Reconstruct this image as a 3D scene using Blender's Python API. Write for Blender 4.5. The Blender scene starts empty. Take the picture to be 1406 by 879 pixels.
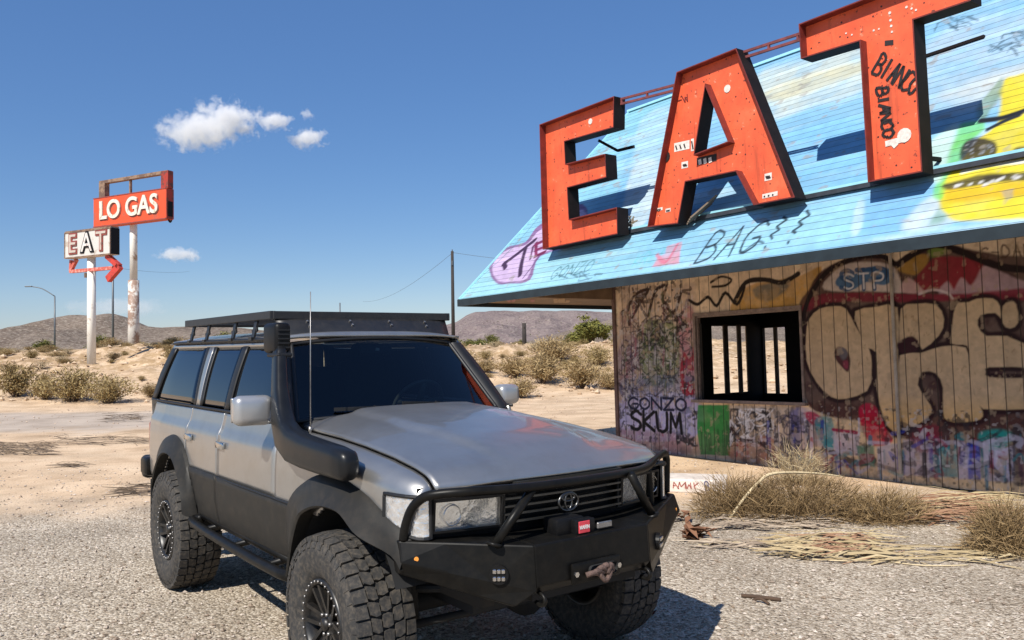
import bpy, bmesh, math, random
import numpy as np
from mathutils import Vector, Matrix, noise as mnoise
from mathutils.geometry import tessellate_polygon

R = math.radians
random.seed(7)
scene = bpy.context.scene
col = scene.collection

# ------------------------------------------------------------------ camera
FPX, CZ, PITCH, ROLL = 1149.13, 1.803, 0.032, -0.015
cam = bpy.data.cameras.new("camera")
cam.sensor_width = 36.0
cam.lens = FPX / 1406.0 * 36.0
cam.clip_start = 0.05
cam.clip_end = 12000
camo = bpy.data.objects.new("camera", cam)
col.objects.link(camo)
_H = Vector((0, -math.sin(PITCH), math.cos(PITCH)))
_F = Vector((0, math.cos(PITCH), math.sin(PITCH)))
_X = Vector((1, 0, 0))
_R = _X * math.cos(ROLL) + _H * math.sin(ROLL)
_U = -_X * math.sin(ROLL) + _H * math.cos(ROLL)
camo.matrix_world = Matrix(((_R.x, _U.x, -_F.x, 0), (_R.y, _U.y, -_F.y, 0), (_R.z, _U.z, -_F.z, CZ), (0, 0, 0, 1)))
scene.camera = camo

# ------------------------------------------------------------------ light
world = bpy.data.worlds.new("World")
scene.world = world
world.use_nodes = True
wn = world.node_tree.nodes
wl = world.node_tree.links
bg = wn["Background"]
sky = wn.new("ShaderNodeTexSky")
sky.sky_type = 'NISHITA'
sky.sun_disc = False
SUN_SHIFT = Vector((0.464, 0.848, -1.0))          # shadow travel per metre of drop
sky.sun_elevation = math.atan2(1.0, math.hypot(0.464, 0.848))
sky.sun_rotation = math.atan2(-0.464, -0.848) % (2 * math.pi)
sky.altitude = 600
sky.air_density = 1.0
sky.dust_density = 0.2
sky.ozone_density = 1.6
skc = wn.new("ShaderNodeHueSaturation")
skc.inputs["Saturation"].default_value = 1.25
wl.new(sky.outputs[0], skc.inputs["Color"])
skm = wn.new("ShaderNodeMixRGB")
skm.inputs[0].default_value = 0.5
skm.inputs[2].default_value = (0.74, 1.48, 3.66, 1)
wl.new(skc.outputs[0], skm.inputs[1])
wl.new(skm.outputs[0], bg.inputs[0])
bg.inputs[1].default_value = 0.105
sun = bpy.data.lights.new("sun", 'SUN')
sun.energy = 4.9
sun.angle = R(0.5)
sun.color = (1.0, 0.95, 0.87)
suno = bpy.data.objects.new("sun", sun)
col.objects.link(suno)
suno.rotation_euler = SUN_SHIFT.to_track_quat('-Z', 'Y').to_euler()
suno.location = (-20, -30, 40)
scene.view_settings.view_transform = 'Standard'
scene.view_settings.look = 'None'
scene.view_settings.exposure = 0.38
scene.view_settings.gamma = 1.0
scene.view_settings.use_curve_mapping = False
scene.cycles.volume_bounces = 4
scene.cycles.max_bounces = 10
scene.cycles.transparent_max_bounces = 12

# ------------------------------------------------------------------ helpers: pixels of a 1406x879 view -> places in the world
def ray(u, v):
    x = (u - 703) / FPX
    h = -(v - 439.5) / FPX
    d = _R * x + _U * h + _F
    return d

def on_ground(u, v, z=0.0):
    d = ray(u, v)
    t = (z - CZ) / d.z
    return Vector((d.x * t, d.y * t, z))

def at_y(u, v, y):
    d = ray(u, v)
    t = y / d.y
    return Vector((d.x * t, y, CZ + d.z * t))

# building frame
B_EX = Vector((math.sin(R(36.6)) * math.cos(.02), -math.cos(R(36.6)) * math.cos(.02), math.sin(.02)))
B_EY = Vector((math.cos(R(36.6)), math.sin(R(36.6)), 0))
B_EZ = B_EX.cross(B_EY)
B_O = Vector((1.855, 14.822, 0.039))
B_M = Matrix(((B_EX.x, B_EY.x, B_EZ.x, B_O.x), (B_EX.y, B_EY.y, B_EZ.y, B_O.y), (B_EX.z, B_EY.z, B_EZ.z, B_O.z), (0, 0, 0, 1)))
_C = Vector((0, 0, CZ))

def on_wall(u, v, y=0.0):
    d = ray(u, v)
    t = ((B_O - _C).dot(B_EY) + y) / d.dot(B_EY)
    w = _C + d * t - B_O
    return Vector((w.dot(B_EX), w.dot(B_EY), w.dot(B_EZ)))

OVER, EAVE_Z, SLOPE = 2.4, 2.62, 1.1

def on_roof(u, v, lift=0.0):
    d = ray(u, v)
    o = _C - B_O
    oy, oz = o.dot(B_EY), o.dot(B_EZ)
    dy, dz = d.dot(B_EY), d.dot(B_EZ)
    # z = EAVE_Z + SLOPE*(y+OVER)
    t = (EAVE_Z + lift + SLOPE * (oy + OVER) - oz) / (dz - SLOPE * dy)
    w = o + d * t
    return Vector((w.dot(B_EX), w.dot(B_EY), w.dot(B_EZ)))

# ------------------------------------------------------------------ helpers: objects
def tag(o, label=None, cat=None, group=None, kind=None):
    if label: o["label"] = label
    if cat: o["category"] = cat
    if group: o["group"] = group
    if kind: o["kind"] = kind
    return o

def empty(name, loc=(0, 0, 0), rz=0.0):
    o = bpy.data.objects.new(name, None)
    o.empty_display_size = 0.2
    o.location = loc
    o.rotation_euler = (0, 0, rz)
    col.objects.link(o)
    return o

def copy_tree(o, parent=None):
    c = o.copy()
    col.objects.link(c)
    if parent is not None: c.parent = parent
    for ch in list(o.children): copy_tree(ch, c)
    return c

class MB:
    def __init__(s):
        s.v = []; s.f = []; s.m = []; s.cur = 0; s.smooth = []; s.sm = False
    def add(s, verts, faces):
        n = len(s.v)
        s.v.extend([tuple(p) for p in verts])
        for f in faces:
            s.f.append([n + i for i in f]); s.m.append(s.cur); s.smooth.append(s.sm)
        return s
    def box(s, c, d, rot=None):
        hx, hy, hz = d[0] / 2, d[1] / 2, d[2] / 2
        vs = [Vector((x, y, z)) for x in (-hx, hx) for y in (-hy, hy) for z in (-hz, hz)]
        if rot is not None: vs = [rot @ p for p in vs]
        vs = [p + Vector(c) for p in vs]
        return s.add(vs, [(0, 1, 3, 2), (4, 6, 7, 5), (0, 4, 5, 1), (2, 3, 7, 6), (0, 2, 6, 4), (1, 5, 7, 3)])
    def rbox(s, c, d, r=0.02, seg=2, rot=None):
        bm = bmesh.new()
        bmesh.ops.create_cube(bm, size=1.0)
        for p in bm.verts: p.co = Vector((p.co.x * d[0], p.co.y * d[1], p.co.z * d[2]))
        bmesh.ops.bevel(bm, geom=list(bm.edges), offset=r, segments=seg, profile=0.5, affect='EDGES')
        bm.verts.index_update()
        vs = [p.co.copy() for p in bm.verts]
        if rot is not None: vs = [rot @ p for p in vs]
        vs = [p + Vector(c) for p in vs]
        fs = [[q.index for q in f.verts] for f in bm.faces]
        bm.free()
        return s.add(vs, fs)
    def bar(s, a, b, w, h, up=(0, 0, 1)):
        a, b = Vector(a), Vector(b)
        d = (b - a).normalized(); up = Vector(up)
        r = d.cross(up)
        if r.length < 1e-5: r = d.cross(Vector((1, 0, 0)))
        r.normalize(); u = r.cross(d)
        vs = []
        for p in (a, b):
            for (i, j) in ((-1, -1), (1, -1), (1, 1), (-1, 1)):
                vs.append(p + r * (i * w / 2) + u * (j * h / 2))
        return s.add(vs, [(3, 2, 1, 0), (4, 5, 6, 7), (0, 1, 5, 4), (1, 2, 6, 5), (2, 3, 7, 6), (3, 0, 4, 7)])
    def tube(s, pts, rad, seg=10, smooth_path=0, cap=True):
        pts = [Vector(p) for p in pts]
        rads = rad if isinstance(rad, (list, tuple)) else [rad] * len(pts)
        if smooth_path:
            np_, nr = [], []
            for i in range(len(pts) - 1):
                p0 = pts[max(i - 1, 0)]; p1 = pts[i]; p2 = pts[i + 1]; p3 = pts[min(i + 2, len(pts) - 1)]
                for k in range(smooth_path):
                    t = k / smooth_path
                    np_.append(0.5 * ((2 * p1) + (p2 - p0) * t + (2 * p0 - 5 * p1 + 4 * p2 - p3) * t * t + (3 * p1 - p0 - 3 * p2 + p3) * t ** 3))
                    nr.append(rads[i] * (1 - t) + rads[i + 1] * t)
            np_.append(pts[-1]); nr.append(rads[-1])
            pts, rads = np_, nr
        vs, fs = [], []
        up = None
        for i, p in enumerate(pts):
            d = (pts[min(i + 1, len(pts) - 1)] - pts[max(i - 1, 0)])
            if d.length < 1e-9: d = Vector((0, 0, 1))
            d.normalize()
            if up is None:
                up = Vector((0, 0, 1)) if abs(d.z) < .9 else Vector((1, 0, 0))
            r = d.cross(up)
            if r.length < 1e-4: r = d.cross(Vector((.3, 1, .2)))
            r.normalize(); up = r.cross(d)
            for k in range(seg):
                a = 2 * math.pi * k / seg
                vs.append(p + (r * math.cos(a) + up * math.sin(a)) * rads[i])
        for i in range(len(pts) - 1):
            for k in range(seg):
                k2 = (k + 1) % seg
                fs.append((i * seg + k, i * seg + k2, (i + 1) * seg + k2, (i + 1) * seg + k))
        if cap:
            fs.append(tuple(reversed(range(seg))))
            fs.append(tuple((len(pts) - 1) * seg + k for k in range(seg)))
        return s.add(vs, fs)
    def loft(s, rings, closed=True, cap=True):
        n = len(rings[0]); vs = [p for r in rings for p in r]; fs = []
        for i in range(len(rings) - 1):
            for k in range(n if closed else n - 1):
                k2 = (k + 1) % n
                fs.append((i * n + k, i * n + k2, (i + 1) * n + k2, (i + 1) * n + k))
        if cap and closed:
            fs.append(tuple(reversed(range(n))))
            fs.append(tuple((len(rings) - 1) * n + k for k in range(n)))
        return s.add(vs, fs)
    def grid(s, fn, nu, nv, keep=None):
        vs = [fn(i / nu, j / nv) for i in range(nu + 1) for j in range(nv + 1)]
        fs = []
        for i in range(nu):
            for j in range(nv):
                if keep and not keep((i + .5) / nu, (j + .5) / nv): continue
                a = i * (nv + 1) + j
                fs.append((a, a + nv + 1, a + nv + 2, a + 1))
        return s.add(vs, fs)
    def prism(s, poly, fn, d0, d1):
        """poly: list of (a,b); fn(a,b,d)->point; solid between depths d0 and d1"""
        n = len(poly)
        vs = [fn(a, b, d0) for a, b in poly] + [fn(a, b, d1) for a, b in poly]
        tris = tessellate_polygon([[Vector((a, b, 0)) for a, b in poly]])
        fs = [tuple(t) for t in tris] + [tuple(n + i for i in reversed(t)) for t in tris]
        for i in range(n):
            j = (i + 1) % n
            fs.append((i, j, n + j, n + i))
        return s.add(vs, fs)
    def build(s, name, mats, parent=None, smooth=None, fix=True, weld=False):
        me = bpy.data.meshes.new(name)
        me.from_pydata(s.v, [], s.f)
        if not isinstance(mats, (list, tuple)): mats = [mats]
        for m in mats: me.materials.append(m)
        me.polygons.foreach_set("material_index", s.m)
        sm = s.smooth if smooth is None else [smooth] * len(s.f)
        me.polygons.foreach_set("use_smooth", sm)
        if fix or weld:
            bm = bmesh.new(); bm.from_mesh(me)
            if weld: bmesh.ops.remove_doubles(bm, verts=bm.verts, dist=0.0004)
            if fix: bmesh.ops.recalc_face_normals(bm, faces=bm.faces)
            bm.to_mesh(me); bm.free()
        me.update()
        o = bpy.data.objects.new(name, me)
        col.objects.link(o)
        if parent is not None: o.parent = parent
        return o

def solidify(o, t, off=-1.0):
    m = o.modifiers.new("solid", 'SOLIDIFY'); m.thickness = t; m.offset = off
    return o

def bevel(o, w, seg=2):
    m = o.modifiers.new("bevel", 'BEVEL'); m.width = w; m.segments = seg; m.limit_method = 'ANGLE'; m.angle_limit = R(35)
    return o

def autosmooth(o, ang=40):
    me = o.data
    me.polygons.foreach_set("use_smooth", [True] * len(me.polygons))
    try: me.set_sharp_from_angle(angle=R(ang))
    except Exception: pass
    return o

def smoothstep(a, b, x):
    t = min(1.0, max(0.0, (x - a) / (b - a)))
    return t * t * (3 - 2 * t)

def interp(x, xs, ys):
    return float(np.interp(x, xs, ys))

def srgb(r, g, b):
    f = lambda c: (c / 255) / 12.92 if c / 255 <= .04045 else ((c / 255 + .055) / 1.055) ** 2.4
    return (f(r), f(g), f(b))

# ------------------------------------------------------------------ helpers: materials
def newmat(name):
    m = bpy.data.materials.new(name)
    m.use_nodes = True
    nt = m.node_tree
    return m, nt, nt.nodes["Principled BSDF"]

def N(nt, t, **kw):
    n = nt.nodes.new(t)
    for k, v in kw.items():
        if k in n.inputs: n.inputs[k].default_value = v
        else: setattr(n, k, v)
    return n

def ramp(nt, stops):
    r = nt.nodes.new("ShaderNodeValToRGB")
    e = r.color_ramp.elements
    while len(e) < len(stops): e.new(0.5)
    for i, (p, c) in enumerate(stops):
        e[i].position = p
        e[i].color = (c[0], c[1], c[2], 1) if isinstance(c, (tuple, list)) else (c, c, c, 1)
    return r

def simple(name, c, rough=0.5, metal=0.0, coat=0.0, var=0.15, scale=8.0, bump=0.0, bscale=60.0, dirt=None, dirt_amt=0.0, spec=0.5):
    """a plain surface with uneven colour and gloss, some dust"""
    m, nt, p = newmat(name)
    L = nt.links
    tc = N(nt, "ShaderNodeTexCoord")
    nz = N(nt, "ShaderNodeTexNoise", Scale=scale, Detail=6.0, Roughness=0.6)
    L.new(tc.outputs["Object"], nz.inputs["Vector"])
    lo = tuple(x * (1 - var) for x in c); hi = tuple(min(1, x * (1 + var)) for x in c)
    rp = ramp(nt, [(0.3, lo), (0.7, hi)])
    L.new(nz.outputs[0], rp.inputs[0])
    out = rp.outputs[0]
    if dirt:
        nz2 = N(nt, "ShaderNodeTexNoise", Scale=scale * 2.7, Detail=8.0, Roughness=0.7)
        L.new(tc.outputs["Object"], nz2.inputs["Vector"])
        mr = N(nt, "ShaderNodeMapRange"); mr.inputs[1].default_value = 0.45; mr.inputs[2].default_value = 0.7
        mr.inputs[4].default_value = dirt_amt
        L.new(nz2.outputs[0], mr.inputs[0])
        mx = N(nt, "ShaderNodeMixRGB"); mx.inputs[2].default_value = (*dirt, 1)
        L.new(mr.outputs[0], mx.inputs[0]); L.new(out, mx.inputs[1])
        out = mx.outputs[0]
    L.new(out, p.inputs["Base Color"])
    rr = N(nt, "ShaderNodeMapRange"); rr.inputs[3].default_value = max(0.02, rough - .08); rr.inputs[4].default_value = min(1, rough + .1)
    L.new(nz.outputs[0], rr.inputs[0]); L.new(rr.outputs[0], p.inputs["Roughness"])
    p.inputs["Metallic"].default_value = metal
    p.inputs["Coat Weight"].default_value = coat
    p.inputs["Coat Roughness"].default_value = 0.05
    p.inputs["Specular IOR Level"].default_value = spec
    if bump:
        nb = N(nt, "ShaderNodeTexNoise", Scale=bscale, Detail=5.0)
        L.new(tc.outputs["Object"], nb.inputs["Vector"])
        b = N(nt, "ShaderNodeBump", Strength=bump, Distance=0.01)
        L.new(nb.outputs[0], b.inputs["Height"]); L.new(b.outputs[0], p.inputs["Normal"])
    return m

def glass(name, tint, ior=1.5, rough=0.02):
    m, nt, p = newmat(name)
    L = nt.links
    nt.nodes.remove(p)
    out = nt.nodes["Material Output"]
    tr = N(nt, "ShaderNodeBsdfTransparent"); tr.inputs[0].default_value = (*tint, 1)
    gl = N(nt, "ShaderNodeBsdfGlossy"); gl.inputs["Roughness"].default_value = rough
    gl.inputs[0].default_value = (.95, .97, 1, 1)
    fr = N(nt, "ShaderNodeFresnel"); fr.inputs[0].default_value = ior
    mx = N(nt, "ShaderNodeMixShader")
    L.new(fr.outputs[0], mx.inputs[0]); L.new(tr.outputs[0], mx.inputs[1]); L.new(gl.outputs[0], mx.inputs[2])
    L.new(mx.outputs[0], out.inputs[0])
    return m

M = {}
M['silver'] = simple('silver_paint', (.43, .42, .40), rough=.35, metal=.84, coat=.4, var=.05, scale=3, dirt=(.26, .21, .16), dirt_amt=.2)
M['cladding'] = simple('grey_cladding', (.019, .018, .016), rough=.5, var=.12, scale=5, dirt=(.06, .048, .036), dirt_amt=.3, spec=.22)
M['black_plastic'] = simple('black_plastic', (.006, .006, .0065), rough=.42, var=.2, scale=9, dirt=(.04, .032, .024), dirt_amt=.12, spec=.2)
M['snorkel'] = simple('snorkel_plastic', (.008, .0085, .0095), rough=.34, var=.2, scale=9, bump=.02, bscale=300, coat=.05, spec=.3)
M['black_steel'] = simple('black_powder_steel', (.006, .0058, .0054), rough=.38, var=.25, scale=7, dirt=(.05, .04, .028), dirt_amt=.12, bump=.03, bscale=220, spec=.16)
M['dark'] = simple('dark_underbody', (.010, .010, .010), rough=.8, var=.3)
M['trim'] = simple('black_rubber_trim', (.007, .007, .0075), rough=.5, var=.2)
M['rubber'] = simple('tyre_rubber', (.034, .033, .032), rough=.75, var=.25, scale=14, dirt=(.17, .14, .105), dirt_amt=.5, bump=.1, bscale=120, spec=.3)
M['rim'] = simple('black_rim', (.008, .008, .008), rough=.38, var=.2, dirt=(.07, .055, .04), dirt_amt=.3)
M['chrome'] = simple('chrome', (.62, .62, .62), rough=.18, metal=1.0, var=.1, scale=20)
M['dull_steel'] = simple('dull_steel', (.30, .29, .28), rough=.4, metal=.8, var=.2, scale=20)
M['interior'] = simple('cabin_fabric', (.035, .034, .032), rough=.9, var=.2)
M['ws_glass'] = glass('windscreen_glass', (.42, .50, .50), 1.5)
M['side_glass'] = glass('tinted_side_glass', (.05, .055, .06), 1.9)
M['lens'] = glass('lamp_lens', (.92, .94, .95), 1.55, .04)
M['amber'] = simple('amber_lens', (.75, .28, .04), rough=.2, coat=.8, var=.1)
M['redlens'] = simple('red_lens', (.25, .02, .015), rough=.2, coat=.8, var=.2)
M['redlabel'] = simple('red_label', (.60, .05, .07), rough=.4, var=.15, scale=40)
M['white_print'] = simple('white_print', (.75, .73, .70), rough=.5, var=.08)
M['rope'] = simple('synthetic_rope', (.10, .062, .05), rough=.85, var=.4, scale=60, bump=.5, bscale=150)

# ================================================================== GROUND
def fbm(x, y, z=0.0, o=4):
    return mnoise.fractal(Vector((x, y, z)), 1.0, 2.0, o)

def terrain(x, y):
    n = fbm(x * .11, y * .11, 3.1)
    e = smoothstep(27.5, 45.0, y + 1.6 * fbm(x * .07, 2.7, 9.0))
    h = 1.62 * e
    m = e * (1 - .6 * smoothstep(50, 75, y))
    h += m * (.30 * n + .30 * fbm(x * .45, y * .45, 7.7) + .24 * abs(fbm(x * 1.1, y * 1.1, 1.7, 4)))
    # a pair of eroded mounds by the sign poles
    for (mx, my, mr, mh) in ((-16.5, 40, 3.2, .55), (-19.5, 44, 4.0, .45), (-26, 39, 5, .25), (3.5, 41, 3, .35), (7, 40, 3.5, .3)):
        d = math.hypot(x - mx, (y - my) * .8) / mr
        if d < 1: h += mh * (1 - d * d) ** 2
    if y < 30: h += .010 * fbm(x * .6, y * .6, 5.0)
    if y > 80: h += .25 * fbm(x * .01, y * .01, 2.0) + .0006 * max(0, y - 80)
    return h

def axis(lo, hi, step, far):
    a = list(np.arange(lo, hi + 1e-6, step))
    s = step; p = hi
    while p < far:
        s *= 1.35; p += s; a.append(p)
    s = step; p = lo; b = []
    while p > -far:
        s *= 1.35; p -= s; b.append(p)
    return b[::-1] + a

gx = axis(-42, 30, .36, 5200)
gy = axis(-6, 66, .34, 5200)
gv = [(x, y, terrain(x, y)) for x in gx for y in gy]
ny = len(gy)
gf = [(i * ny + j, (i + 1) * ny + j, (i + 1) * ny + j + 1, i * ny + j + 1) for i in range(len(gx) - 1) for j in range(ny - 1)]
gm, nt, p = newmat("desert_ground")
L = nt.links
tc = N(nt, "ShaderNodeTexCoord")
pos = tc.outputs["Object"]
sep = N(nt, "ShaderNodeSeparateXYZ"); L.new(pos, sep.inputs[0])
# pebbles
vo = N(nt, "ShaderNodeTexVoronoi", Scale=52.0); L.new(pos, vo.inputs["Vector"])
vo2 = N(nt, "ShaderNodeTexVoronoi", Scale=105.0); L.new(pos, vo2.inputs["Vector"])
hs = N(nt, "ShaderNodeSeparateColor"); L.new(vo.outputs["Color"], hs.inputs[0])
hs2 = N(nt, "ShaderNodeSeparateColor"); L.new(vo2.outputs["Color"], hs2.inputs[0])
peb = ramp(nt, [(0.0, (.06, .043, .03)), (.15, (.21, .16, .11)), (.45, (.40, .33, .245)), (.75, (.52, .45, .355)), (1.0, (.80, .72, .60))])
L.new(hs.outputs[0], peb.inputs[0])
peb2 = ramp(nt, [(0.0, (.06, .043, .03)), (.3, (.30, .24, .175)), (1.0, (.66, .57, .45))])
L.new(hs2.outputs[1], peb2.inputs[0])
mixp = N(nt, "ShaderNodeMixRGB"); mixp.inputs[0].default_value = .42
L.new(peb.outputs[0], mixp.inputs[1]); L.new(peb2.outputs[0], mixp.inputs[2])
# sand
ns = N(nt, "ShaderNodeTexNoise", Scale=1.1, Detail=9.0, Roughness=.62); L.new(pos, ns.inputs["Vector"])
sand = ramp(nt, [(.25, (.42, .29, .18)), (.5, (.62, .455, .30)), (.75, (.70, .54, .375))])
L.new(ns.outputs[0], sand.inputs[0])
nf = N(nt, "ShaderNodeTexNoise", Scale=38.0, Detail=6.0, Roughness=.7); L.new(pos, nf.inputs["Vector"])
sf = ramp(nt, [(.36, (.55, .50, .46)), (.5, (1, 1, 1)), (1, (1.08, 1.08, 1.08))])
L.new(nf.outputs[0], sf.inputs[0])
sm_ = N(nt, "ShaderNodeMixRGB", blend_type='MULTIPLY'); sm_.inputs[0].default_value = .75
L.new(sand.outputs[0], sm_.inputs[1]); L.new(sf.outputs[0], sm_.inputs[2])
# gravel apron against sand
nb = N(nt, "ShaderNodeTexNoise", Scale=.55, Detail=6.0, Roughness=.6); L.new(pos, nb.inputs["Vector"])
def math_n(op, a=None, b=None, c=None):
    n = N(nt, "ShaderNodeMath", operation=op)
    for i, q in enumerate((a, b, c)):
        if q is None: continue
        if isinstance(q, (int, float)): n.inputs[i].default_value = q
        else: L.new(q, n.inputs[i])
    return n.outputs[0]
yy = math_n('MULTIPLY_ADD', nb.outputs[0], 5.0, math_n('ADD', sep.outputs[1], -2.5))
mr = N(nt, "ShaderNodeMapRange", interpolation_type='SMOOTHSTEP'); mr.inputs[1].default_value = 8.4; mr.inputs[2].default_value = 11.0
L.new(yy, mr.inputs[0])
sandfac = mr.outputs[0]
m1 = N(nt, "ShaderNodeMixRGB"); L.new(sandfac, m1.inputs[0]); L.new(mixp.outputs[0], m1.inputs[1]); L.new(sm_.outputs[0], m1.inputs[2])
# grey remains of an old asphalt strip at 20-25 m, left
band1 = N(nt, "ShaderNodeMapRange", interpolation_type='SMOOTHSTEP'); band1.inputs[1].default_value = 18.6; band1.inputs[2].default_value = 20.6; L.new(yy, band1.inputs[0])
band2 = N(nt, "ShaderNodeMapRange", interpolation_type='SMOOTHSTEP'); band2.inputs[1].default_value = 27.0; band2.inputs[2].default_value = 24.5; L.new(yy, band2.inputs[0])
xl = N(nt, "ShaderNodeMapRange"); xl.inputs[1].default_value = -1.5; xl.inputs[2].default_value = -4.5; L.new(sep.outputs[0], xl.inputs[0])
bf = math_n('MULTIPLY', math_n('MULTIPLY', band1.outputs[0], band2.outputs[0]), math_n('MULTIPLY', xl.outputs[0], .75))
m2 = N(nt, "ShaderNodeMixRGB"); m2.inputs[2].default_value = (.40, .345, .295, 1)
L.new(bf, m2.inputs[0]); L.new(m1.outputs[0], m2.inputs[1])
# rough brown clods and low scrub litter on the embankment and plain
far = N(nt, "ShaderNodeMapRange"); far.inputs[1].default_value = .25; far.inputs[2].default_value = 1.3; L.new(sep.outputs[2], far.inputs[0])
nc = N(nt, "ShaderNodeTexNoise", Scale=2.3, Detail=8.0, Roughness=.72); L.new(pos, nc.inputs["Vector"])
cl = ramp(nt, [(.44, (0, 0, 0)), (.54, (1, 1, 1))]); L.new(nc.outputs[0], cl.inputs[0])
m3 = N(nt, "ShaderNodeMixRGB"); m3.inputs[2].default_value = (.34, .225, .115, 1)
L.new(math_n('MULTIPLY', math_n('MULTIPLY', far.outputs[0], cl.outputs[0]), .8), m3.inputs[0]); L.new(m2.outputs[0], m3.inputs[1])
# distant plain: olive scrub
yf = N(nt, "ShaderNodeMapRange"); yf.inputs[1].default_value = 62; yf.inputs[2].default_value = 95; L.new(sep.outputs[1], yf.inputs[0])
npn = N(nt, "ShaderNodeTexNoise", Scale=.09, Detail=8.0, Roughness=.7); L.new(pos, npn.inputs["Vector"])
pl = ramp(nt, [(.4, (.15, .135, .06)), (.6, (.36, .28, .17))]); L.new(npn.outputs[0], pl.inputs[0])
m4 = N(nt, "ShaderNodeMixRGB"); L.new(yf.outputs[0], m4.inputs[0]); L.new(m3.outputs[0], m4.inputs[1]); L.new(pl.outputs[0], m4.inputs[2])
# broad stains
nst = N(nt, "ShaderNodeTexNoise", Scale=.9, Detail=5.0, Roughness=.55); L.new(pos, nst.inputs["Vector"])
st = ramp(nt, [(.35, (.80, .79, .78)), (.6, (1.05, 1.05, 1.05))]); L.new(nst.outputs[0], st.inputs[0])
m5 = N(nt, "ShaderNodeMixRGB", blend_type='MULTIPLY'); m5.inputs[0].default_value = 1
L.new(m4.outputs[0], m5.inputs[1]); L.new(st.outputs[0], m5.inputs[2])
L.new(m5.outputs[0], p.inputs["Base Color"])
p.inputs["Roughness"].default_value = .95
p.inputs["Specular IOR Level"].default_value = .15
# relief
inv = math_n('SUBTRACT', 1.0, sandfac)
h1 = math_n('MULTIPLY', math_n('SUBTRACT', .5, vo.outputs["Distance"]), math_n('MULTIPLY_ADD', inv, .8, .12))
h2 = math_n('MULTIPLY', nf.outputs[0], .35)
hh = math_n('ADD', math_n('ADD', h1, h2), math_n('MULTIPLY', nc.outputs[0], math_n('MULTIPLY', far.outputs[0], 6.0)))
bp = N(nt, "ShaderNodeBump", Strength=.8, Distance=.016); L.new(hh, bp.inputs["Height"]); L.new(bp.outputs[0], p.inputs["Normal"])

me = bpy.data.meshes.new("ground")
me.from_pydata(gv, [], gf)
me.materials.append(gm)
me.polygons.foreach_set("use_smooth", [True] * len(me.polygons))
ground = bpy.data.objects.new("ground", me); col.objects.link(ground); tag(ground, kind="structure")

# ================================================================== HILLS
def hill(name, Y, prof, depth, seed, mat, step=6.0, rough=1.0):
    us = [q[0] for q in prof]; vs = [q[1] for q in prof]
    x0 = (us[0] - 703) / FPX * Y; x1 = (us[-1] - 703) / FPX * Y
    nx = int((x1 - x0) / step); nyy = 46
    ver = []
    for i in range(nx + 1):
        x = x0 + (x1 - x0) * i / nx
        u = 703 + x / Y * FPX
        v = interp(u, us, vs)
        hz = CZ + (476.5 + .015 * (703 - u) - v) / FPX * Y
        hz *= smoothstep(0, .04, i / nx) * smoothstep(0, .04, 1 - i / nx)
        for j in range(nyy + 1):
            t = j / nyy                     # 0 near foot .. crest at .62 .. 1 behind
            y = Y + (t - .62) * depth
            f = (t / .62) ** 1.25 if t < .62 else 1 - ((t - .62) / .38) ** 1.5
            k = mnoise.fractal(Vector((x * .012, y * .012, seed)), .9, 2.1, 6)
            rg = 1 - abs(mnoise.fractal(Vector((x * .006, y * .003, seed + 4)), 1.0, 2.0, 4))
            side = 4 * (t / .62) * (1 - t / .62) if t < .62 else 0
            z = hz * (f + side * (.16 * k * rough + .22 * (rg - .75))) + hz * .02 * mnoise.noise(Vector((x * .05, 0, seed))) * (1 if t > .4 else 0)
            ver.append((x, y, z + (-3 if j in (0, nyy) else 0)))
    fc = [(i * (nyy + 1) + j, (i + 1) * (nyy + 1) + j, (i + 1) * (nyy + 1) + j + 1, i * (nyy + 1) + j + 1) for i in range(nx) for j in range(nyy)]
    me = bpy.data.meshes.new(name); me.from_pydata(ver, [], fc); me.materials.append(mat)
    o = bpy.data.objects.new(name, me); col.objects.link(o)
    tag(o, kind="structure")
    return o

def hillmat(name, a, b, c, sc):
    m, nt, p = newmat(name); L = nt.links
    tc = N(nt, "ShaderNodeTexCoord")
    n1 = N(nt, "ShaderNodeTexNoise", Scale=sc, Detail=8.0, Roughness=.65); L.new(tc.outputs["Object"], n1.inputs["Vector"])
    r1 = ramp(nt, [(.35, a), (.62, b)]); L.new(n1.outputs[0], r1.inputs[0])
    v = N(nt, "ShaderNodeTexVoronoi", Scale=sc * 9); L.new(tc.outputs["Object"], v.inputs["Vector"])
    r2 = ramp(nt, [(.12, (1, 1, 1)), (.24, (0, 0, 0))]); L.new(v.outputs["Distance"], r2.inputs[0])
    n3 = N(nt, "ShaderNodeTexNoise", Scale=sc * 14, Detail=4.0, Roughness=.7); L.new(tc.outputs["Object"], n3.inputs["Vector"])
    r3 = ramp(nt, [(.5, (0, 0, 0)), (.62, (1, 1, 1))]); L.new(n3.outputs[0], r3.inputs[0])
    mx = N(nt, "ShaderNodeMixRGB"); mx.inputs[2].default_value = (*c, 1)
    L.new(r3.outputs[0], mx.inputs[0]); L.new(r1.outputs[0], mx.inputs[1])
    mx2 = N(nt, "ShaderNodeMixRGB"); mx2.inputs[2].default_value = (.075, .068, .04, 1)
    L.new(r2.outputs[0], mx2.inputs[0]); L.new(mx.outputs[0], mx2.inputs[1])
    L.new(mx2.outputs[0], p.inputs["Base Color"]); p.inputs["Roughness"].default_value = .95
    p.inputs["Specular IOR Level"].default_value = .1
    bb = N(nt, "ShaderNodeBump", Strength=1.0, Distance=.09 / sc); L.new(n1.outputs[0], bb.inputs["Height"]); L.new(bb.outputs[0], p.inputs["Normal"])
    return m

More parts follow.
